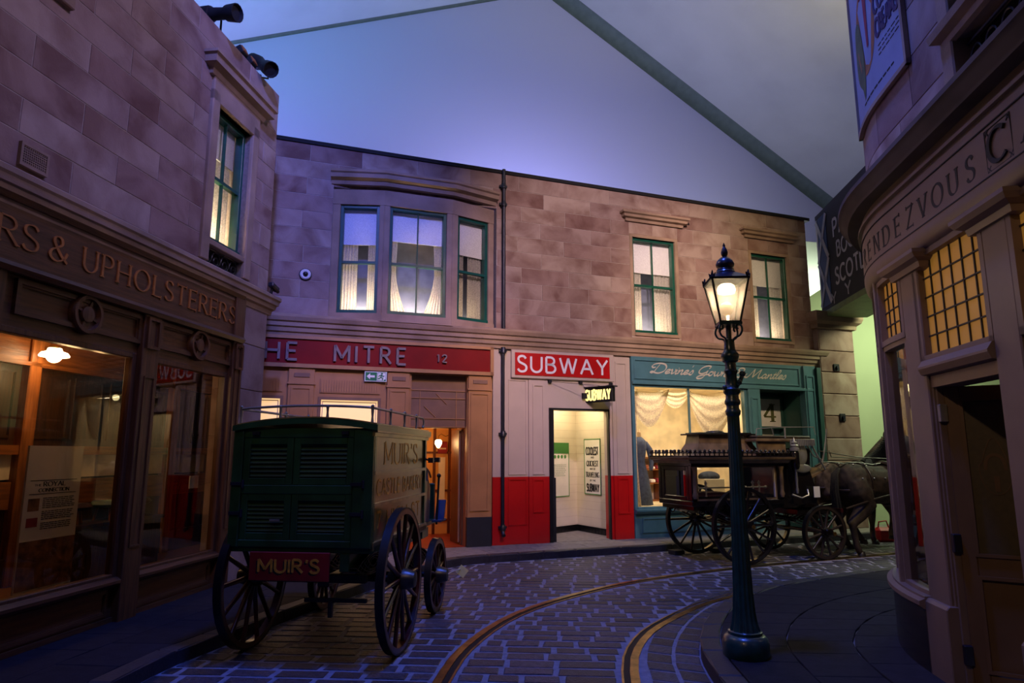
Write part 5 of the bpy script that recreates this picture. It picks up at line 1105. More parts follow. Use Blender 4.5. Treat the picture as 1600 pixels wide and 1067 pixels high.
ov = [(.255 + .09 * math.sin(a) * (1 if math.cos(a) < .2 else .8), 1.50 + .16 * math.cos(a) + (.05 * max(0, math.cos(a)) ** 6)) for a in [i * math.pi / 18 for i in range(37)]]
mb = MB(); strip(mb, ov, lambda a: .005, on_wall(.10), 0, .004); strip(mb, [(.255, 1.36), (.255, 1.46)], lambda a: .03, on_wall(.10), 0, .003)
strip(mb, crv([(.20, 1.5), (.21, 1.57), (.255, 1.6), (.30, 1.57), (.31, 1.5)]), lambda a: .02, on_wall(.10), 0, .003)
part('etched_oval', sw(mb), 'cafe_d', dr, label='etched teardrop outline with a small plant')
for z in (1.88, 1.02, .32): part('hinge', MB().box(.125, -.02, z - .06, .165, .03, z + .06), 'silver' if z > 1.5 else 'pipe', dr, bev=.004)
part('door_knob', sw(MB().ball((.455, .045, .88), .024, 10).cyl((.455, .05, .88), (.455, .085, .88), .012, n=8)), 'silver', dr, smooth=50)
ci = thing('cafe_room', 'dim room inside the cafe', None, RF, (0, 2, .1), kind='structure'); CR = [rpos(-.25 - RR * 1.2 + RR * 1.2 * i / 10, -.12) for i in range(11)] + [(3, .12), (3, 2.6), (-2.3, 2.6)]
part('room_shell', MB().box(-2.2, 2.6, .1, 3, 2.65, 3.0).box(3, .12, .1, 3.05, 2.6, 3.0).slab(CR, 2.97, 3.0).slab(CR, .08, .115), 'room_cream', ci)
point('cafe_room_lamp', RF.W(-.6, 1.4, 2.5), 3.0, (1.0, .62, .3), .1)
fu = thing('cafe_counter', 'dark blue cafe counter with a yellow rail behind the narrow pane', 'counter', RF, (-.6, 1.1, .11)); part('body', MB().box(-1.5, .9, .11, .2, 1.4, 1.35), 'banner_blue', fu); part('top', MB().box(-1.55, .85, 1.35, .25, 1.45, 1.40), 'oak_dark', fu); part('rail', MB().cyl((-1.5, .86, .95), (.2, .86, .95), .015, n=8), 'brass', fu)
# advert on the upper wall
ad = thing('wall_advert', 'large faded framed advert with an orange cup and purple lettering on the cafe wall', 'advert', RF, (-.35, .05, 4.45))
part('sheet', MB().sweep([(.012, 4.46), (.026, 4.46), (.026, 6.2), (.012, 6.2)], rpath(-.98, .24)), 'poster_blue', ad)
part('border', MB().sweep([(.012, 4.43), (.045, 4.43), (.045, 4.465), (.012, 4.465)], rpath(-1.01, .27)).sweep([(.012, 4.43), (.045, 4.43), (.045, 6.2), (.012, 6.2)], rpath(.235, .27)).sweep([(.012, 4.43), (.045, 4.43), (.045, 6.2), (.012, 6.2)], rpath(-1.01, -.975)), 'stone_trim', ad)
fn = on_r(.026)
def flat(poly, o): return MB().add([fn(x, z, o) for x, z in poly], [tuple(range(len(poly)))])
part('orange_cup', flat([(-.46 + .24 * math.cos(i * .2618), 5.18 + .40 * math.sin(i * .2618)) for i in range(24)], .002), 'poster_orange', ad)
part('olive_leaf', flat(crv([(-.62, 4.72), (-.76, 4.9), (-.74, 5.3), (-.60, 5.34), (-.52, 5.05), (-.52, 4.78), (-.58, 4.60)]), .004), 'poster_green', ad)
part('red_spoon', flat([(-.42, 5.0), (-.38, 5.0), (-.36, 5.5), (-.44, 5.5)], .004), 'poster_red', ad)
part('lettering', letters('CHOC.', -.20, .14, 5.36, .13, fn, .006, thick=.2).join(letters('COFFEE', -.22, .18, 5.16, .15, fn, .006, thick=.2)).join(letters('CREAMS', -.22, .19, 4.95, .15, fn, .006, thick=.2)), 'poster_purple', ad)
part('red_lettering', letters('RE', -.50, -.26, 5.50, .20, fn, .006, thick=.26), 'poster_red', ad)
mb = MB()
for i in range(3):
    x = -.2
    while x < .16: l = rr.uniform(.03, .07); strip(mb, [(x, 4.87 - i * .04), (x + l, 4.87 - i * .04)], lambda a: .007, fn, 0, .003); x += l + .02
x = -.62
while x < .02: l = rr.uniform(.04, .08); strip(mb, [(x, 4.58), (x + l, 4.58)], lambda a: .013, fn, 0, .003); x += l + .02
part('small_print', mb, 'ink', ad, kind='stuff')

# ---------------------------------------------------------------- street lamp
LX, LY = 1.765, 5.36
lp = thing('street_lamp', 'dark green fluted gas lamp post with a lit tapered lantern', 'street lamp', WORLD, (LX, LY, .11))
c = (LX, LY, 0)
part('base', MB().lathe([(.165, .105), (.172, .13), (.172, .20), (.16, .24), (.14, .26), (.125, .265), (.125, .285), (.118, .29)], c, 28), 'iron_green', lp, smooth=40)
part('shaft', MB().lathe([(.115, .285), (.098, .34), (.085, .42), (.075, .56), (.068, .80), (.060, 1.2), (.052, 1.6), (.047, 1.93)], c, 72, flute=.13, nf=14), 'iron_green', lp, smooth=60)
part('collar', MB().lathe([(.045, 1.90), (.058, 1.92), (.060, 1.945), (.050, 1.96), (.048, 1.985), (.060, 2.0), (.062, 2.02), (.052, 2.04), (.050, 2.07), (.066, 2.09), (.068, 2.115), (.052, 2.13), (.046, 2.16), (.044, 2.24), (.052, 2.25), (.054, 2.265), (.043, 2.28), (.043, 2.33), (.062, 2.345), (.064, 2.36), (.070, 2.375), (.070, 2.40), (.058, 2.415), (.048, 2.43), (.045, 2.44), (.040, 2.50), (.040, 2.52), (.022, 2.53)], c, 24), 'iron_green', lp, smooth=40)
part('ladder_knob', MB().ball((LX + .085, LY - .02, 2.24), .026, 10).tube([(LX + .085, LY - .02, 2.23), (LX + .06, LY - .03, 2.18), (LX + .03, LY - .045, 2.14)], .016, 6).ball((LX - .062, LY - .02, 2.13), .02, 8).ball((LX + .05, LY - .04, 2.17), .022, 8), 'iron_green', lp, smooth=60)
part('stem', MB().cyl((LX, LY, 2.50), (LX, LY, 2.64), .022, n=10), 'iron_green', lp)
for k in range(4):
    m_ = MB().tube([(x, 0, z) for x, z in crv([(.035, 2.50), (.055, 2.53), (.10, 2.545), (.125, 2.585), (.115, 2.625), (.085, 2.635), (.075, 2.61), (.09, 2.60)], 5)], .0085, 6)
    part('scroll_bracket', m_.rotz(45 + 90 * k - 7).shift(LX, LY, 0), 'iron_green', lp, smooth=60)
LA = -4
def lq(mb): return mb.rotz(LA).shift(LX, LY, 0)
zb, zt, hb_, ht = 2.655, 2.995, .077, .142
lan = part('lantern_frame', lq(MB().box(-hb_ - .012, -hb_ - .012, zb - .02, hb_ + .012, hb_ + .012, zb)), 'iron_green', lp)
for sx, sy in ((-1, -1), (1, -1), (1, 1), (-1, 1)):
    part('corner_bar', lq(MB().cyl((sx * hb_, sy * hb_, zb), (sx * ht, sy * ht, zt), .009, n=6)), 'matt_black', lan)
    part('crown_tip', lq(MB().prism([(-.018, zt), (.018, zt), (.03, zt + .05), (.012, zt + .03), (.004, zt + .075), (-.01, zt + .035), (-.03, zt + .05)], -.006, .006).rotz(-45 if sx * sy > 0 else 45).shift(sx * ht, sy * ht, 0)), 'matt_black', lan)
part('top_rim', lq(MB().frame(-ht - .012, -ht - .012, ht + .012, ht + .012, .024, 0, .02).rotx(90).shift(0, 0, zt)), 'matt_black', lan)
for k in range(4):
    part('pane', lq(MB().quad((-hb_, -hb_, zb), (hb_, -hb_, zb), (ht, -ht, zt), (-ht, -ht, zt)).rotz(90 * k)), 'lantern_glass', lan)
    part('pane_bar', lq(MB().cyl((-hb_, -hb_, zb + .005), (hb_, -hb_, zb + .005), .008, n=6).rotz(90 * k)), 'matt_black', lan)
part('lantern_roof', lq(MB().add([(x * ht * 1.12, y * ht * 1.12, zt + .018) for x, y in ((-1, -1), (1, -1), (1, 1), (-1, 1))] + [(x * .07, y * .07, zt + .075) for x, y in ((-1, -1), (1, -1), (1, 1), (-1, 1))], [(0, 1, 5, 4), (1, 2, 6, 5), (2, 3, 7, 6), (3, 0, 4, 7), (4, 5, 6, 7)])), 'iron_blue', lp, label='dark blue lantern roof')
part('roof_tower', MB().lathe([(.085, zt + .06), (.075, zt + .085), (.078, zt + .09), (.068, zt + .105), (.071, zt + .11), (.06, zt + .125), (.062, zt + .13), (.072, zt + .14), (.074, zt + .16), (.062, zt + .19), (.035, zt + .215), (.015, zt + .225), (.024, zt + .235), (.028, zt + .26), (.02, zt + .29), (.009, zt + .31), (.012, zt + .32), (.002, zt + .345)], c, 24), 'iron_blue', lp, smooth=40)
part('reflector', MB().lathe([(.066, zt - .085), (.072, zt - .06), (.066, zt - .03), (.045, zt - .012), (.01, zt - .005)], c, 20), 'lamp_on', lp, smooth=60, label='glowing white lamp bowl')
part('glass_globe', MB().ball((LX - .01, LY, zb + .12), .056, 14), 'globe_dim', lp, smooth=60); part('filament', MB().cyl((LX - .01, LY, zb + .10), (LX - .01, LY, zb + .13), .005, n=6).cyl((LX, LY, zb - .02), (LX, LY, zb + .07), .012, n=8), 'globe_on', lp)
point('street_lamp_light', (LX, LY, zt - .11), 11, (1.0, .72, .40), .06)
# ---------------------------------------------------------------- the baker's van
def shared(name, me, parent, loc, rot_=(0, 0, 0), scale=(1, 1, 1)):
    o = bpy.data.objects.new(name, me); COL.objects.link(o); o.parent = parent; o.location = loc; o.rotation_euler = rot_; o.scale = scale; return o
def wheel(parent, fr, x, y, z, r, n, axis, mw='wheel', side=1, hubc='hub', name='wheel', dish=.0):
    """spoked wheel: tyre, felloe and hub, each spoke a piece; axis 'x' turns in the yz plane, 'y' in the xz plane"""
    b = BASE[parent.name]
    th = .03
    rim = MB().lathe([(r - .055, -th), (r - .012, -th), (r - .012, th), (r - .055, th), (r - .055, -th)], (x, y, z), 40, axis, caps=False)
    o = part(name, rim, mw, parent, smooth=40)
    part('tyre', MB().lathe([(r - .014, -th - .002), (r, -th - .002), (r, th + .002), (r - .014, th + .002), (r - .014, -th - .002)], (x, y, z), 40, axis, caps=False), 'tyre', o, smooth=40)
    s_ = side
    part('hub', MB().lathe([(.001, -.10 * s_), (.06, -.10 * s_), (.085, -.05 * s_), (.085, .05 * s_), (.07, .10 * s_), (.062, .125 * s_), (.04, .13 * s_), (.001, .132 * s_)], (x, y, z), 20, axis), hubc, o, smooth=40)
    me = None
    for i in range(n):
        a = 2 * math.pi * (i + .5) / n
        if me is None:
            q = MB().tube([(0, 0, .07), (0, 0, r * .35), (0, 0, r * .7), (0, 0, r - .05)], [.024, .021, .018, .02], 8)
            sp = link_mesh('spoke', q, mw, smooth=60); me = sp.data
        else: sp = bpy.data.objects.new('spoke', me); COL.objects.link(sp)
        sp.parent = o; sp.location = (x - b.x, y - b.y, z - b.z); sp.rotation_euler = (a, 0, 0) if axis == 'x' else (0, a, 0)
    return o
VF = Frame((-1.57, 5.88), -7)
van = thing('bakery_van', 'dark green horse drawn bakery van with louvred back and lettered sides', 'van', VF, (0, .7, 0))
XL, XR, YB, YF, ZB, ZT = -.60, .52, -.43, 1.22, .885, 1.79
part('floor_frame', MB().box(XL - .03, YB, .84, XR + .03, YF + .05, .90).box(-.42, YB, .70, -.34, 1.9, .84).box(.28, YB, .70, .36, 1.9, .84), 'van_green', van, bev=.006)
part('side_panel', MB().box(XR - .03, YB + .02, ZB, XR, YF, ZT), 'van_side', van, label='varnished right side panel'); part('side_panel', MB().box(XL, YB + .02, ZB, XL + .03, YF, ZT), 'van_side', van)
part('front_panel', MB().box(XL, YF - .03, ZB, XR, YF, ZT), 'van_green', van)
def arch(x): t = (x - (XL + XR) / 2) / .6; return .055 * (1 - t * t)
n = 10; xs = [XL - .05 + (XR - XL + .10) * i / n for i in range(n + 1)]
part('roof', MB().prism([(x, 1.79 + arch(x)) for x in xs] + [(x, 1.835 + arch(x)) for x in xs[::-1]], YB - .05, YF + .06), 'van_green', van)
part('roof_boards', MB().prism([(x * .97, 1.84 + arch(x)) for x in xs] + [(x * .97, 1.85 + arch(x)) for x in xs[::-1]], YB - .02, YF + .03), 'van_trim', van)
part('eave_mould', MB().box(XR, YB - .03, 1.775, XR + .045, YF + .06, 1.80).box(XR, YB - .03, 1.745, XR + .025, YF + .06, 1.775), 'van_trim', van)
for z in (1.455, 1.205): part('side_mould', MB().box(XR, YB + .02, z - .014, XR + .022, YF, z + .014), 'van_trim', van)
part('side_sill', MB().box(XR, YB, .86, XR + .03, YF + .02, .92), 'van_trim', van); part('corner_post', MB().box(XR - .01, YF - .04, ZB, XR + .018, YF + .01, ZT), 'van_green', van); part('corner_post', MB().box(XR - .01, YB, ZB, XR + .018, YB + .035, ZT), 'van_green', van)
def on_side(y_, z, o): return (XR + o, y_, z)
for txt, a, b, z, h, st in (("MUIR'S", -.12, .92, 1.52, .18, 'serif'), ('CASTLE BAKERY', -.30, 1.10, 1.275, .12, 'sans'), ('17 HIGH ST', -.36, 1.05, 1.01, .13, 'sans')):
    for c, g_ in letters(txt, a, b, z, h, on_side, .003, thick=.16, style=st, track=.28, one_mesh=False): part('letter', g_, 'gold2', van)
# back
part('back_board', MB().box(XL, YB + .01, ZB, XR, YB + .03, ZT + .02), 'matt_black', van)
fx = [(-.645, -.535), (-.20, -.125), (.27, .36)]
part('corner_post', MB().box(-.645, YB - .03, .88, -.56, YB + .06, 1.80), 'van_green', van, bev=.006); part('corner_post', MB().box(.37, YB - .03, .88, .535, YB + .06, 1.80), 'van_green', van, bev=.006)
for z0, z1 in ((.88, .935), (1.29, 1.36), (1.735, 1.81)): part('back_rail', MB().box(-.56, YB - .02, z0, .37, YB + .04, z1), 'van_green', van, bev=.005)
for zi, (z0, z1) in enumerate(((.935, 1.29), (1.36, 1.735))):
    for x0, x1 in ((-.56, -.135), (-.135, .37)):
        d = part('louvred_door', MB().frame(x0 + .003, z0, x1 - .003, z1, .055, YB - .015, YB + .02), 'van_green', van, bev=.004)
        me = None; w_ = x1 - x0 - .11
        for k in range(8):
            z = z0 + .065 + k * (z1 - z0 - .125) / 7.2
            part('slat', MB().box(x0 + .05, YB - .004, z, x1 - .05, YB + .008, z + .034).rotx(-35, (YB, z)), 'van_green', d)
for z in (1.37, 1.14):
    for x in (-.60, .40): part('hinge', MB().box(x - .04, YB - .045, z - .013, x + .06, YB - .03, z + .013).cyl((x + .06, YB - .038, z - .03), (x + .06, YB - .038, z + .03), .012, n=8), 'pipe', van)
for x in (-.45, .30): part('hinge', MB().box(x - .03, YB - .045, 1.76, x + .03, YB - .02, 1.785), 'pipe', van)
part('hasp', MB().box(-.30, YB - .03, 1.08, -.22, YB - .015, 1.095), 'silver', van)
nb = part('name_board', MB().box(-.43, YB - .06, .635, .22, YB - .035, .85), 'van_red', van, bev=.004, label='dark red name board')
part('lettering', letters("MUIR'S", -.35, .14, .70, .095, lambda x, z, o: (x, YB - .06 - o, z), .004, thick=.19, track=.24), 'gold2', nb)
part('letter_shadow', letters("MUIR'S", -.362, .128, .688, .095, lambda x, z, o: (x, YB - .06 - o, z), .002, thick=.19, track=.24), 'matt_black', nb)
# luggage rail
zt = 1.97; ring = crv([(-.62, YB + .02), (-.3, YB), (.2, YB), (.50, YB + .02)], 3) + [(.505, .3), (.505, 1.0), (.50, 1.18)]
mb = MB().tube([(x, y, zt + arch(x) * .4) for x, y in ring] + [(.50, 1.22, 1.95), (.50, 1.235, 1.91), (.50, 1.21, 1.875), (.50, 1.19, 1.89)], .011, 7)
mb.tube([(-.62, YB + .02, zt), (-.62, 1.18, zt), (-.62, 1.22, 1.86)], .011, 7)
part('roof_rail', mb, 'silver', van, smooth=60)
for x, y in ((-.62, YB + .02), (-.27, YB), (.13, YB), (.50, YB + .02), (.505, .06), (.505, .50), (.505, .92), (-.62, .4), (-.62, .9)):
    z = 1.84 + arch(x); part('rail_post', MB().lathe([(.014, z), (.009, z + .05), (.013, z + .09), (.014, zt + .012), (.016, zt + .02), (.004, zt + .03)], (x, y, 0), 8), 'silver', van, smooth=50)
# front seat, dash and brake
part('footboard', MB().box(-.5, YF, .85, .48, 1.95, .89), 'van_green', van); part('seat_box', MB().box(-.5, YF, .89, .48, 1.55, 1.22), 'van_green', van, bev=.01); part('seat_cushion', MB().box(-.5, YF + .01, 1.22, .48, 1.56, 1.30), 'leather', van, bev=.02)
part('seat_side', MB().add([(x, y, z) for x in (.47, .49) for y, z in ((YF, .9), (1.60, .9), (1.62, 1.25), (1.50, 1.36), (1.30, 1.38), (YF, 1.40))], [(0, 1, 2, 3, 4, 5), (11, 10, 9, 8, 7, 6)] + [(i, (i + 1) % 6, 6 + (i + 1) % 6, 6 + i) for i in range(6)]), 'van_side', van)
part('dash_board', MB().box(-.48, 1.93, .85, .46, 1.96, 1.28), 'van_green', van, bev=.01)
part('arm_rail', MB().tube([(.50, 1.24, 1.56), (.50, 1.34, 1.47), (.50, 1.50, 1.42), (.50, 1.58, 1.36)], .012, 6), 'brass', van, smooth=60)
part('lamp_bracket', MB().tube([(.53, 1.21, 1.56), (.57, 1.30, 1.53), (.60, 1.42, 1.54)], .009, 6).box(.57, 1.41, 1.52, .63, 1.47, 1.57).tube([(.53, 1.19, 1.56), (.60, 1.10, 1.54), (.64, 1.02, 1.54)], .009, 6).box(.62, .97, 1.52, .67, 1.02, 1.57), 'black', van, smooth=50)
part('brake_lever', MB().tube([(.54, 1.72, .85), (.55, 1.76, 1.35)], .012, 7).ball((.55, 1.76, 1.37), .024, 8), 'black', van, smooth=50); part('grip', MB().lathe([(.01, 1.30), (.035, 1.31), (.03, 1.42), (.01, 1.46)], (.48, 1.42, .02), 8), 'silver', van)
part('blue_lit_step', MB().box(.50, 1.66, .88, .60, 1.92, .90).add([(x, y, z) for x in (.50, .60) for y, z in ((1.80, .90), (1.84, .90), (1.93, 1.10), (1.89, 1.10))], [(0, 1, 2, 3), (7, 6, 5, 4), (0, 1, 5, 4), (1, 2, 6, 5), (2, 3, 7, 6), (3, 0, 4, 7)]), 'banner_blue', van)  # blue light on the step is put into its colour
# running gear
for y, r in ((.02, .58), (1.47, .37)):
    part('axle', MB().cyl((-.66, y, r), (.66, y, r), .028, n=10), 'tyre', van)
    for x in (-.42, .38):
        mb = MB()
        for k in range(4):
            l = .42 - k * .08; mb.sheet(lambda u, v: (x - .03 + .06 * v, y - l + 2 * l * u, r + .05 + .022 * k * -.0 + .016 * k + .10 * (2 * u - 1) ** 2), 12, 1)
            mb.sheet(lambda u, v: (x - .03 + .06 * v, y - l + 2 * l * u, min(r + .26, .70 + (r - .58) * .3 + .1) - .016 * k - .10 * (2 * u - 1) ** 2), 12, 1)
        part('leaf_spring', mb, 'tyre', van, solid=.01)
part('reach_pole', MB().box(-.07, .0, .50, .03, 1.6, .57), 'wheel', van, bev=.008); part('turntable', MB().lathe([(.28, .70), (.30, .72), (.30, .75), (.28, .77)], (-.02, 1.47, 0), 24), 'tyre', van); part('crossbar', MB().box(-.50, YB + .1, .60, .46, YB + .16, .66).box(.0, YB + .02, .47, .50, YB + .05, .50).box(.20, YB + .01, .36, .23, YB + .04, .48), 'tyre', van)
part('cross_bearer', MB().box(-.5, 1.35, .74, .48, 1.6, .84), 'van_green', van)
wheel(van, VF, -.645, .02, .58, .58, 14, 'x', side=-1); wheel(van, VF, .645, .02, .58, .58, 14, 'x', side=1); wheel(van, VF, -.60, 1.47, .37, .37, 12, 'x', side=-1); wheel(van, VF, .60, 1.47, .37, .37, 12, 'x', side=1)
tg = thing('paper_tag', 'small yellow paper tag tied to the front wheel hub of the bakery van', 'tag', VF, (.80, 1.55, .33))
part('card', MB().box(.80, 1.62, .335, .90, 1.626, .43).roty(38, (.85, .38)).rotz(12, (.85, 1.62)), 'paper', tg)
part('cord', MB().tube([(.725, 1.47, .375), (.78, 1.55, .40), (.835, 1.62, .405)], .004, 5), 'pale', tg)

# ---------------------------------------------------------------- the hearse
HF = Frame((3.14, 10.8), 19)
he = thing('hearse', 'black horse drawn hearse with glass sides and a domed crested roof', 'carriage', HF, (.5, 0, 0))
part('floor_deck', MB().box(-.66, -.47, .84, 1.02, .47, .92), 'hearse', he, bev=.01)
part('bed_frame', MB().box(-.62, -.43, .78, 1.7, .43, .84), 'hearse', he)
part('side_skirt', MB().prism([(-.60, .84), (-.4, .72), (0, .66), (.6, .70), (1.0, .80), (1.02, .84)], -.40, .40), 'hearse', he)
for x0, x1 in ((-.66, -.56), (.90, 1.04)):
    for y0, y1 in ((-.47, -.38), (.38, .47)):
        part('corner_post', MB().box(x0, y0, .92, x1, y1, 1.46), 'hearse', he, bev=.012)
        part('post_carving', MB().lathe([(.03, .95), (.045, 1.0), (.03, 1.05), (.035, 1.2), (.03, 1.35), (.05, 1.42)], ((x0 + x1) / 2, y0 if y0 < 0 else y1, 0), 10), 'hearse_brown', he, smooth=50)
part('head_rail', MB().box(-.66, -.47, 1.43, 1.04, .47, 1.49), 'hearse', he); part('cornice', MB().sweep([(0, 1.47), (.03, 1.47), (.05, 1.51), (.10, 1.53), (.11, 1.56), (0, 1.57)], [(-.68, .5), (-.68, -.49), (1.06, -.49), (1.06, .5)]).box(-.68, -.49, 1.49, 1.06, .49, 1.57), 'hearse_brown', he)
for y in (-.425, .425): part('side_pane', MB().quad((-.56, y, .95), (.90, y, .95), (.90, y, 1.43), (-.56, y, 1.43)), 'glass', he); part('pane_frame', MB().frame(-.56, .92, .90, 1.43, .022, y - .02, y + .02), 'hearse_brown' if y < 0 else 'hearse', he)
part('pane_edge', MB().box(.865, -.44, .95, .885, -.405, 1.40), 'cream', he)
rd = part('back_door', MB().box(-.655, -.38, .92, -.625, -.30, 1.43).box(-.655, .30, .92, -.625, .38, 1.43).box(-.655, -.3, .92, -.625, .3, .98).box(-.655, -.3, 1.36, -.625, .3, 1.43), 'hearse', he, bev=.008); part('back_pane', MB().quad((-.64, -.3, .98), (-.64, .3, .98), (-.64, .3, 1.36), (-.64, -.3, 1.36)), 'glass', rd)
part('front_wall', MB().box(1.0, -.38, .92, 1.03, .38, 1.46), 'hearse', he)
# dome
L0 = (-.55, .93, -.40, .40, 1.57); prof = [(0, 0), (.09, .03), (.18, .10), (.235, .20), (.26, .34)]
vs = []; fs = []
for d, h in prof: vs += [(L0[0] + d, L0[2] + d * .9, L0[4] + h), (L0[1] - d, L0[2] + d * .9, L0[4] + h), (L0[1] - d, L0[3] - d * .9, L0[4] + h), (L0[0] + d, L0[3] - d * .9, L0[4] + h)]
for i in range(4):
    for j in range(4): fs.append((i * 4 + j, i * 4 + (j + 1) % 4, i * 4 + 4 + (j + 1) % 4, i * 4 + 4 + j))
fs.append((16, 17, 18, 19))
part('dome_roof', MB().add(vs, fs), 'hearse_brown', he)
part('dome_slab', MB().box(-.36, -.25, 1.905, .74, .25, 1.93).box(-.30, -.20, 1.93, .68, .20, 1.945), 'hearse', he, bev=.008); part('dome_cap', MB().ball((.12, 0, 1.945), .15, 12, (1.1, .9, .3)), 'hearse', he, smooth=60)
cm = link_mesh('crest', MB().cyl((0, 0, 0), (0, 0, .07), .011, n=5).ball((0, 0, .09), .024, 6).ball((-.024, 0, .065), .016, 6).ball((.024, 0, .065), .016, 6), 'hearse', smooth=60); cme = cm.data
spots = [(-.72 + 1.78 * i / 21, -.55) for i in range(22)] + [(-.74, -.5 + i * .11) for i in range(10)] + [(-.72 + 1.78 * i / 13, .55) for i in range(14)]
for i, (x, y) in enumerate(spots):
    o = cm if i == 0 else bpy.data.objects.new('crest', cme)
    if i: COL.objects.link(o)
    o.parent = he; o.location = (x - .5, y, 1.565); o.rotation_euler = (0, 0, R(90) if 22 <= i < 32 else 0)
part('crest_rail', MB().box(-.75, -.56, 1.56, 1.10, -.54, 1.585).box(-.75, .54, 1.56, 1.10, .56, 1.585).box(-.75, -.56, 1.56, -.73, .56, 1.585), 'hearse', he)
# inside: bier with plated rails
part('bier', MB().box(-.50, -.30, .92, .86, .30, .97), 'hearse', he); part('bier_block', MB().box(-.45, -.24, .97, .2, .24, 1.02), 'purple', he)
for x0, x1 in ((-.44, .30), (.42, .80)):
    r = part('bier_rail', MB().cyl((x0, -.30, 1.10), (x1, -.30, 1.10), .012, n=8).ball((x0, -.30, 1.10), .026, 8).ball((x1, -.30, 1.10), .026, 8), 'silver', he, smooth=50)
    for x in (x0 + .14, x1 - .12): part('rail_finial', MB().lathe([(.016, .97), (.010, 1.0), (.014, 1.08), (.022, 1.11), (.010, 1.14), (.024, 1.17), (.002, 1.21)], (x, -.30, 0), 10), 'silver', r, smooth=50)
# driver's box
part('driver_box', MB().prism([(1.03, .84), (1.72, .84), (1.74, 1.0), (1.62, 1.35), (1.66, 1.70), (1.03, 1.70)], -.38, .38), 'hearse', he)
part('box_side', MB().prism([(.62, 1.62), (1.14, 1.62), (1.14, 1.80), (.60, 1.80)], -.42, -.38), 'hearse_brown', he, label='brown carved box side')
part('driver_seat', MB().box(.55, -.46, 1.80, 1.70, .46, 1.85), 'hearse_brown', he, bev=.01); part('seat_cushion', MB().box(.60, -.42, 1.85, 1.66, .42, 1.90), 'leather', he, bev=.02)
mb = MB()
for i in range(14): mb.cyl((1.20 + i * .036, -.47, 1.74), (1.20 + i * .036, -.47, 1.84), .014, n=6)
part('seat_fringe', mb, 'silver', he, smooth=50)
part('seat_rail', MB().tube([(.56, -.45, 1.90), (.58, -.45, 2.0), (1.0, -.45, 2.03), (1.7, -.45, 2.04), (1.72, -.45, 1.92)], .007, 6).tube([(.9, -.45, 1.9), (.86, -.45, 2.02)], .007, 6).cyl((1.12, -.45, 1.86), (1.12, -.45, 2.02), .014, n=6), 'silver', he, smooth=60)
part('plated_shield', MB().ball((1.44, -.40, 1.60), .15, 12, (.9, .22, 1.2)).ball((1.46, -.41, 1.38), .14, 12, (1.2, .2, .5)), 'silver', he, smooth=60, label='plated oval shield on the box side')
lm = part('carriage_lamp', MB().lathe([(.01, 1.36), (.05, 1.38), (.065, 1.42), (.065, 1.62), (.05, 1.66), (.02, 1.68)], (1.24, -.50, 0), 14), 'hearse', he, smooth=40)
part('lamp_crown', MB().lathe([(.075, 1.66), (.075, 1.70), (.05, 1.71), (.06, 1.74), (.04, 1.76), (.045, 1.79), (.015, 1.82), (.004, 1.88)], (1.24, -.50, 0), 14), 'silver', lm, smooth=40); part('lamp_tail', MB().lathe([(.018, 1.0), (.024, 1.06), (.016, 1.10), (.022, 1.22), (.016, 1.34), (.03, 1.37)], (1.24, -.50, 0), 10), 'silver', lm, smooth=40)
part('step_iron', MB().tube([(1.18, -.45, .98), (1.30, -.52, .93), (1.42, -.54, .97), (1.44, -.5, 1.06)], .016, 7), 'silver', he, smooth=60)
part('footboard', MB().add([(x, y, z) for y in (-.36, .36) for x, z in ((1.66, 1.22), (1.98, 1.36), (2.0, 1.39), (1.66, 1.26))], [(0, 1, 2, 3), (7, 6, 5, 4), (0, 1, 5, 4), (1, 2, 6, 5), (2, 3, 7, 6), (3, 0, 4, 7)]), 'hearse_brown', he)
part('side_irons', MB().tube([(1.62, -.40, 1.84), (1.78, -.42, 1.55), (1.92, -.40, 1.36)], .016, 6).tube([(1.55, -.40, 1.80), (1.68, -.42, 1.58), (1.84, -.42, 1.52)], .010, 6), 'silver', he, smooth=60)
part('whip', MB().tube([(1.88, -.36, 1.38), (1.98, -.36, 1.70), (2.04, -.36, 1.98)], [.014, .012, .008], 7).cyl((2.035, -.36, 1.92), (2.045, -.36, 2.02), .014, n=7), 'silver', he, smooth=60)
part('number_card', MB().box(1.60, -.46, .93, 1.72, -.454, 1.10), 'cardw', he); 
# under carriage
for x, r in ((.12, .56), (1.60, .41)): part('axle', MB().cyl((x, -.66, r), (x, .66, r), .028, n=10), 'hearse', he)
for y in (-.40, .40):
    for x, z in ((.12, .66), (1.60, .58)):
        mb = MB()
        for k in range(3):
            l = .42 - k * .09
            mb.sheet(lambda u, v: (x - l + 2 * l * u, y - .03 + .06 * v, z - .08 + .014 * k + .08 * (2 * u - 1) ** 2), 12, 1); mb.sheet(lambda u, v: (x - l + 2 * l * u, y - .03 + .06 * v, z + .12 - .014 * k - .08 * (2 * u - 1) ** 2), 12, 1)
        part('leaf_spring', mb, 'hearse', he, solid=.01)
    mb = MB()
    for cx, r_ in ((-.45, .07), (-.28, .05), (.55, .07), (.75, .05)): mb.tube([(cx + r_ * (1 - t / 14) * math.cos(t * .8), y, .74 + r_ * (1 - t / 14) * math.sin(t * .8)) for t in range(13)], .011, 5)
    part('scroll_iron', mb, 'hearse', he, smooth=60)
part('perch', MB().tube([(.12, 0, .58), (.7, 0, .56), (1.2, 0, .62), (1.6, 0, .55)], .035, 8), 'hearse', he, smooth=60); part('fore_carriage', MB().box(1.30, -.40, .66, 1.95, .40, .74).lathe([(.30, .74), (.32, .76), (.30, .80)], (1.60, 0, 0), 20), 'hearse', he)
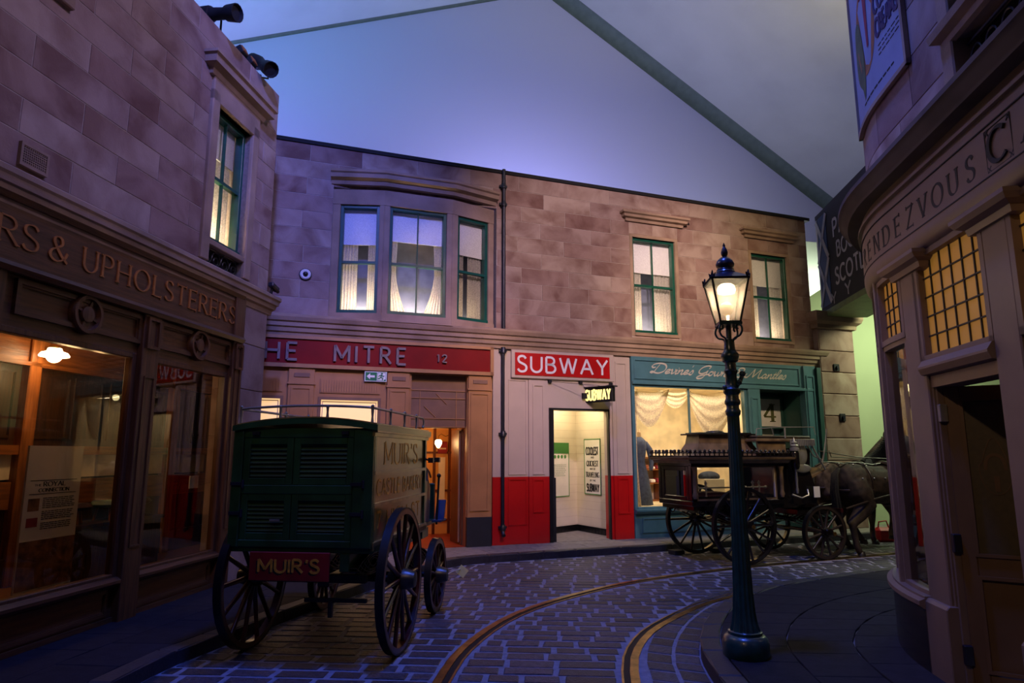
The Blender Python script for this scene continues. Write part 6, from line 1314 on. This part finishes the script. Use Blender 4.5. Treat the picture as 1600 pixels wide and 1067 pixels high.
part('splinter_bar', MB().box(1.95, -.62, .70, 2.0, .62, .76), 'wheel', he); part('draught_pole', MB().tube([(1.7, 0, .68), (2.6, 0, .78), (4.4, 0, .95)], [.04, .035, .025], 8), 'wheel', he, smooth=60)
for y, s_ in ((-.62, -1), (.62, 1)):
    wheel(he, HF, .12, y, .56, .56, 14, 'y', 'hearse', side=s_, hubc='hearse'); wheel(he, HF, 1.60, y, .41, .41, 12, 'y', 'leather' if s_ < 0 else 'hearse', side=s_, hubc='hearse')
for x, r in ((.12, .56), (1.60, .41)): part('hub_cap', MB().lathe([(.03, -.20), (.028, -.215), (.001, -.22)], (x, -.62, r), 12, 'y'), 'brass', he)
for i, x in enumerate((-.27, .51)): one('wheel_chock', 'dark chock under the far hind wheel of the hearse, %s one' % ('front' if i else 'rear'), 'chock', HF, (x, .62, 0), MB().box(x - .10, .52, .01, x + .08, .72, .07), 'matt_black')

# ---------------------------------------------------------------- the pair of horses
RINGS = [(0, 1.18, .10, .10), (.05, 1.17, .20, .21), (.16, 1.16, .27, .28), (.32, 1.155, .29, .31), (.52, 1.13, .285, .30), (.78, 1.10, .30, .31), (1.02, 1.11, .285, .325), (1.22, 1.14, .25, .32), (1.38, 1.15, .21, .28), (1.50, 1.13, .15, .20), (1.56, 1.12, .06, .08)]
def horse(name, label, X, Y, mt, hind, fore):
    h = thing(name, label, 'horse', HF, (X + .8, Y, 0), 'pair of hearse horses')
    mb = MB(); n = 16; vs = []
    for x, z, ry, rz in RINGS:
        for i in range(n): a = 2 * math.pi * i / n; vs.append((X + x, Y + ry * math.cos(a), z + rz * math.sin(a) * (1.0 if math.sin(a) > 0 else 1.0)))
    k = len(RINGS); mb.add(vs, [(i * n + j, i * n + (j + 1) % n, (i + 1) * n + (j + 1) % n, (i + 1) * n + j) for i in range(k - 1) for j in range(n)] + [tuple(range(n - 1, -1, -1)), tuple(range((k - 1) * n, k * n))])
    P = lambda L_: [(X + x, Y + y, z) for x, y, z in L_]
    mb.tube(P([(1.18, 0, 1.22), (1.40, 0, 1.42), (1.60, 0, 1.66), (1.76, 0, 1.84), (1.80, 0, 1.90)]), [.26, .22, .165, .125, .08], 12)
    mb.tube(P([(1.70, 0, 1.86), (1.80, 0, 1.84), (1.95, 0, 1.70), (2.08, 0, 1.55), (2.14, 0, 1.48)]), [.08, .125, .105, .075, .06], 10)
    for s_ in (-1, 1): mb.tube(P([(1.76, s_ * .06, 1.93), (1.78, s_ * .07, 2.0), (1.79, s_ * .075, 2.06)]), [.035, .03, .006], 6); mb.ball((X + 1.87, Y + s_ * .085, 1.80), .03, 6)
    for s_, (st, hk, fe, ho) in zip((-1, 1), hind):
        y = s_ * .16
        mb.tube(P([(.22, y * .7, 1.16), (.25, y, 1.0), (st[0], y * 1.05, st[1]), ((st[0] + hk[0]) / 2 + .01, y, (st[1] + hk[1]) / 2), (hk[0], y, hk[1]), (hk[0] + (fe[0] - hk[0]) * .3, y, hk[1] + (fe[1] - hk[1]) * .3), (fe[0], y, fe[1])]), [.20, .215, .17, .115, .075, .055, .052], 12)
        mb.ball((X + hk[0] - .02, Y + y, hk[1] + .02), .06, 8); mb.tube(P([(fe[0], y, fe[1]), (ho[0], y, ho[1] + .05)]), [.056, .052], 10)
    for s_, (el, kn, fe, ho) in zip((-1, 1), fore):
        y = s_ * .14
        mb.tube(P([(1.36, y * .8, 1.15), (el[0], y, el[1]), (kn[0], y, kn[1]), (kn[0] * .6 + fe[0] * .4, y, kn[1] * .6 + fe[1] * .4), (fe[0], y, fe[1])]), [.16, .12, .065, .046, .05], 12); mb.tube(P([(fe[0], y, fe[1]), (ho[0], y, ho[1] + .05)]), [.052, .052], 10)
    mb.shift(*[-v for v in BASE[h.name]])
    b = link_mesh('body', mb, mt); b.parent = h; BASE[b.name] = BASE[h.name]
    m_ = b.modifiers.new('skin', 'REMESH'); m_.mode = 'VOXEL'; m_.voxel_size = .022; m_.use_smooth_shade = True
    m2 = b.modifiers.new('relax', 'SMOOTH'); m2.factor = .6; m2.iterations = 6
    for s_, L_ in ((-1, hind[0]), (1, hind[1])):
        ho = L_[3]; part('hoof', MB().lathe([(.068, 0), (.062, .03), (.05, .07), (.03, .08)], (X + ho[0] + .02, Y + s_ * .16, ho[1]), 12), 'hoof', h, smooth=50)
    for s_, L_ in ((-1, fore[0]), (1, fore[1])):
        ho = L_[3]; part('hoof', MB().lathe([(.066, 0), (.06, .03), (.05, .07), (.03, .08)], (X + ho[0] + .02, Y + s_ * .14, ho[1]), 12), 'hoof', h, smooth=50)
    mb = MB(); rr = random.Random(int(X * 100))
    for i in range(16):
        a = rr.uniform(-.05, .05); b2 = rr.uniform(-.06, .05); mb.tube(P([(.03, a * .3, 1.38), (-.06, a, 1.28), (-.09 + b2 * .4, a * 1.3, 1.0), (-.05 + b2, a * 1.5, .70), (-.02 + b2, a, .42 + abs(b2))]), [.02, .03, .03, .022, .004], 5)
    part('tail', mb, 'hair', h, smooth=60)
    mb = MB()
    for i in range(18):
        t = i / 17; x, z = 1.16 + .64 * t, 1.47 + .48 * t - .05 * math.sin(t * 3.1); mb.tube(P([(x, 0, z), (x - .05, -.10, z + .0), (x - .04, -.20 + .06 * t, z - .14), (x - .0, -.22 + .09 * t, z - .30)]), [.07, .07, .055, .02], 5)
    part('mane', mb, 'hair', h, smooth=60)
    def girth(x, z0=None, grow=.012, a0=0, a1=360):
        for p, q in zip(RINGS, RINGS[1:]):
            if p[0] <= x <= q[0]:
                f = (x - p[0]) / (q[0] - p[0]); zc, ry, rz = [p[i] + (q[i] - p[i]) * f for i in (1, 2, 3)]; break
        return [(X + x, Y + (ry + grow) * math.cos(R(a0 + (a1 - a0) * i / 24)), zc + (rz + grow) * math.sin(R(a0 + (a1 - a0) * i / 24))) for i in range(25)]
    part('collar', MB().tube([(X + 1.34 + .18 * (.5 + .5 * math.sin(i * math.pi / 10)) - .14, Y + .235 * math.cos(i * math.pi / 10), 1.20 + .33 * math.sin(i * math.pi / 10)) for i in range(20)], .042, 8, closed=True), 'leather', h, smooth=60)
    part('hames', MB().tube([(X + 1.40 + .18 * (.5 + .5 * math.sin(i * math.pi / 10)) - .14, Y + .25 * math.cos(i * math.pi / 10), 1.20 + .35 * math.sin(i * math.pi / 10)) for i in range(20)], .014, 6, closed=True), 'silver', h, smooth=60)
    part('girth_strap', MB().tube(girth(.98, grow=.014), .016, 6), 'leather', h, smooth=60); part('saddle_pad', MB().tube(girth(.98, grow=.03, a0=50, a1=130), .04, 7), 'leather', h, smooth=60)
    part('loin_strap', MB().tube(girth(.42, a0=-20, a1=200), .014, 6), 'leather', h, smooth=60)
    part('back_strap', MB().tube([(X + x, Y, z) for x, z in ((.04, 1.40), (.2, 1.465), (.42, 1.47), (.75, 1.43), (.98, 1.46))], .014, 6), 'leather', h, smooth=60)
    br = []
    for i in range(13): a = math.pi * i / 12; br.append((X + .42 - .46 * math.sin(a), Y + .30 * math.cos(a), 1.03))
    part('breeching', MB().tube(br, .02, 6), 'leather', h, smooth=60)
    for s_ in (-1, 1): part('trace', MB().tube([(X + 1.40, Y + s_ * .25, 1.08), (X + .9, Y + s_ * .315, .98), (X + .4, Y + s_ * .33, .90), (X - .18, Y + s_ * .30, .76)], .016, 6), 'leather', h, smooth=60)
    part('rein', MB().tube([(X + 2.0, Y - .07, 1.62), (X + 1.5, Y - .18, 1.56), (X + .98, Y - .10, 1.53), (X + .3, Y - .12, 1.56), (X - .30, -.30, 1.66)], .008, 5), 'leather', h, smooth=60)
    mb = MB()
    for x in (.18, .42, .66, .98, 1.15): mb.ball((X + x, Y - .16, 1.44 if x < 1 else 1.42), .018, 6).ball((X + x + .04, Y - .29, 1.22), .016, 6)
    part('harness_studs', mb, 'silver', h, smooth=60)
    part('bridle', MB().tube([(X + 1.74, Y - .10, 1.93), (X + 1.86, Y - .125, 1.74), (X + 2.05, Y - .09, 1.58)], .011, 5).tube([(X + 1.74, Y + .10, 1.93), (X + 1.86, Y + .125, 1.74), (X + 2.05, Y + .09, 1.58)], .011, 5), 'leather', h, smooth=60)
    return h
st = ((.36, .78), (.06, .50), (.12, .16), (.18, .0)); up = ((.46, .78), (.36, .48), (.52, .26), (.58, .14)); fw = ((.42, .78), (.30, .50), (.44, .16), (.50, .0))
f0 = ((1.36, .84), (1.38, .46), (1.36, .14), (1.40, .0)); f1 = ((1.42, .84), (1.58, .56), (1.50, .24), (1.50, .12))
horse('hearse_horse', 'black harnessed horse nearer the street in front of the hearse', 2.20, -.36, 'horse', (st, up), (f0, f1))
horse('hearse_horse', 'dusty brown harnessed horse with window light in its coat on the pub side of the draught pole', 2.42, .40, 'horse2', (fw, st), (f1, f0))
rb = thing('red_holdall', 'small bright red holdall on the ground beyond the horses', 'bag', WORLD, (6.95, 12.9, 0)); part('bag', MB().box(6.78, 12.8, .0, 7.12, 13.0, .26), 'red_bag', rb, bev=.05); part('handle', MB().tube([(6.84, 12.9, .25), (6.86, 12.9, .36), (7.0, 12.9, .38), (7.04, 12.9, .25)], .014, 6), 'red_bag', rb, smooth=60)

# ---------------------------------------------------------------- stage lights and cameras on the left roof
def stage_lamp(label, x, y, z, yaw, pitch, big=True):
    t = thing('stage_spotlight', label, 'spotlight', LF, (x, y, z))
    k = 1.0 if big else .6
    def tr(mb): return mb.rotx(pitch, (0, .22 * k)).rotz(yaw).shift(x, y, z)
    body = MB().lathe([(.02, -.24 * k), (.09 * k, -.23 * k), (.10 * k, -.05 * k), (.075 * k, .0), (.07 * k, .16 * k), (.095 * k, .20 * k), (.11 * k, .34 * k), (.10 * k, .34 * k), (.09 * k, .30 * k)], (0, 0, .22 * k), 14, 'y')
    part('housing', tr(body), 'matt_black', t, smooth=40)
    part('yoke', MB().tube([(-.13 * k, 0, .22 * k), (-.13 * k, 0, .06 * k), (0, 0, .02), (.13 * k, 0, .06 * k), (.13 * k, 0, .22 * k)], .014, 6).rotz(yaw).shift(x, y, z), 'matt_black', t); part('clamp', MB().cyl((x, y, z), (x, y, z + .05), .03, n=8), 'matt_black', t)
    return t
stage_lamp('long black profile spotlight on the roof edge of the left building', .56, .10, 6.67, 172, -8)
stage_lamp('black moving head spotlight at the far end of the left roof edge', 1.62, .06, 6.67, 150, -35)
for i, (x, nm) in enumerate(((1.18, 'higher'), (1.42, 'lower'))):
    t = thing('flood_lamp', 'small amber faced flood lamp on the left roof edge, %s one' % nm, 'flood lamp', LF, (x, .08, 6.67)); part('case', MB().box(x - .07, .02, 6.73, x + .07, .10, 6.85).rotx(-25, (.06, 6.75)), 'matt_black', t, bev=.01)
    part('face', MB().box(x - .055, .008, 6.745, x + .055, .02, 6.835).rotx(-25, (.06, 6.75)), 'poster_orange', t); part('bracket', MB().tube([(x - .08, .06, 6.78), (x - .08, .06, 6.69), (x + .08, .06, 6.69), (x + .08, .06, 6.78)], .01, 6), 'matt_black', t)
cc = thing('security_camera', 'small dark security camera at the end of the left cornice', 'camera', LF, (2.0, -.10, 3.73)); part('housing', MB().box(1.92, -.17, 3.80, 2.12, -.09, 3.87).roty(12, (2.0, 3.84)), 'pipe', cc, bev=.015); part('bracket', MB().cyl((2.0, -.10, 3.71), (2.0, -.12, 3.82), .02, n=8), 'pipe', cc); part('lens', MB().cyl((2.12, -.13, 3.80), (2.145, -.13, 3.795), .025, n=10), 'black', cc)
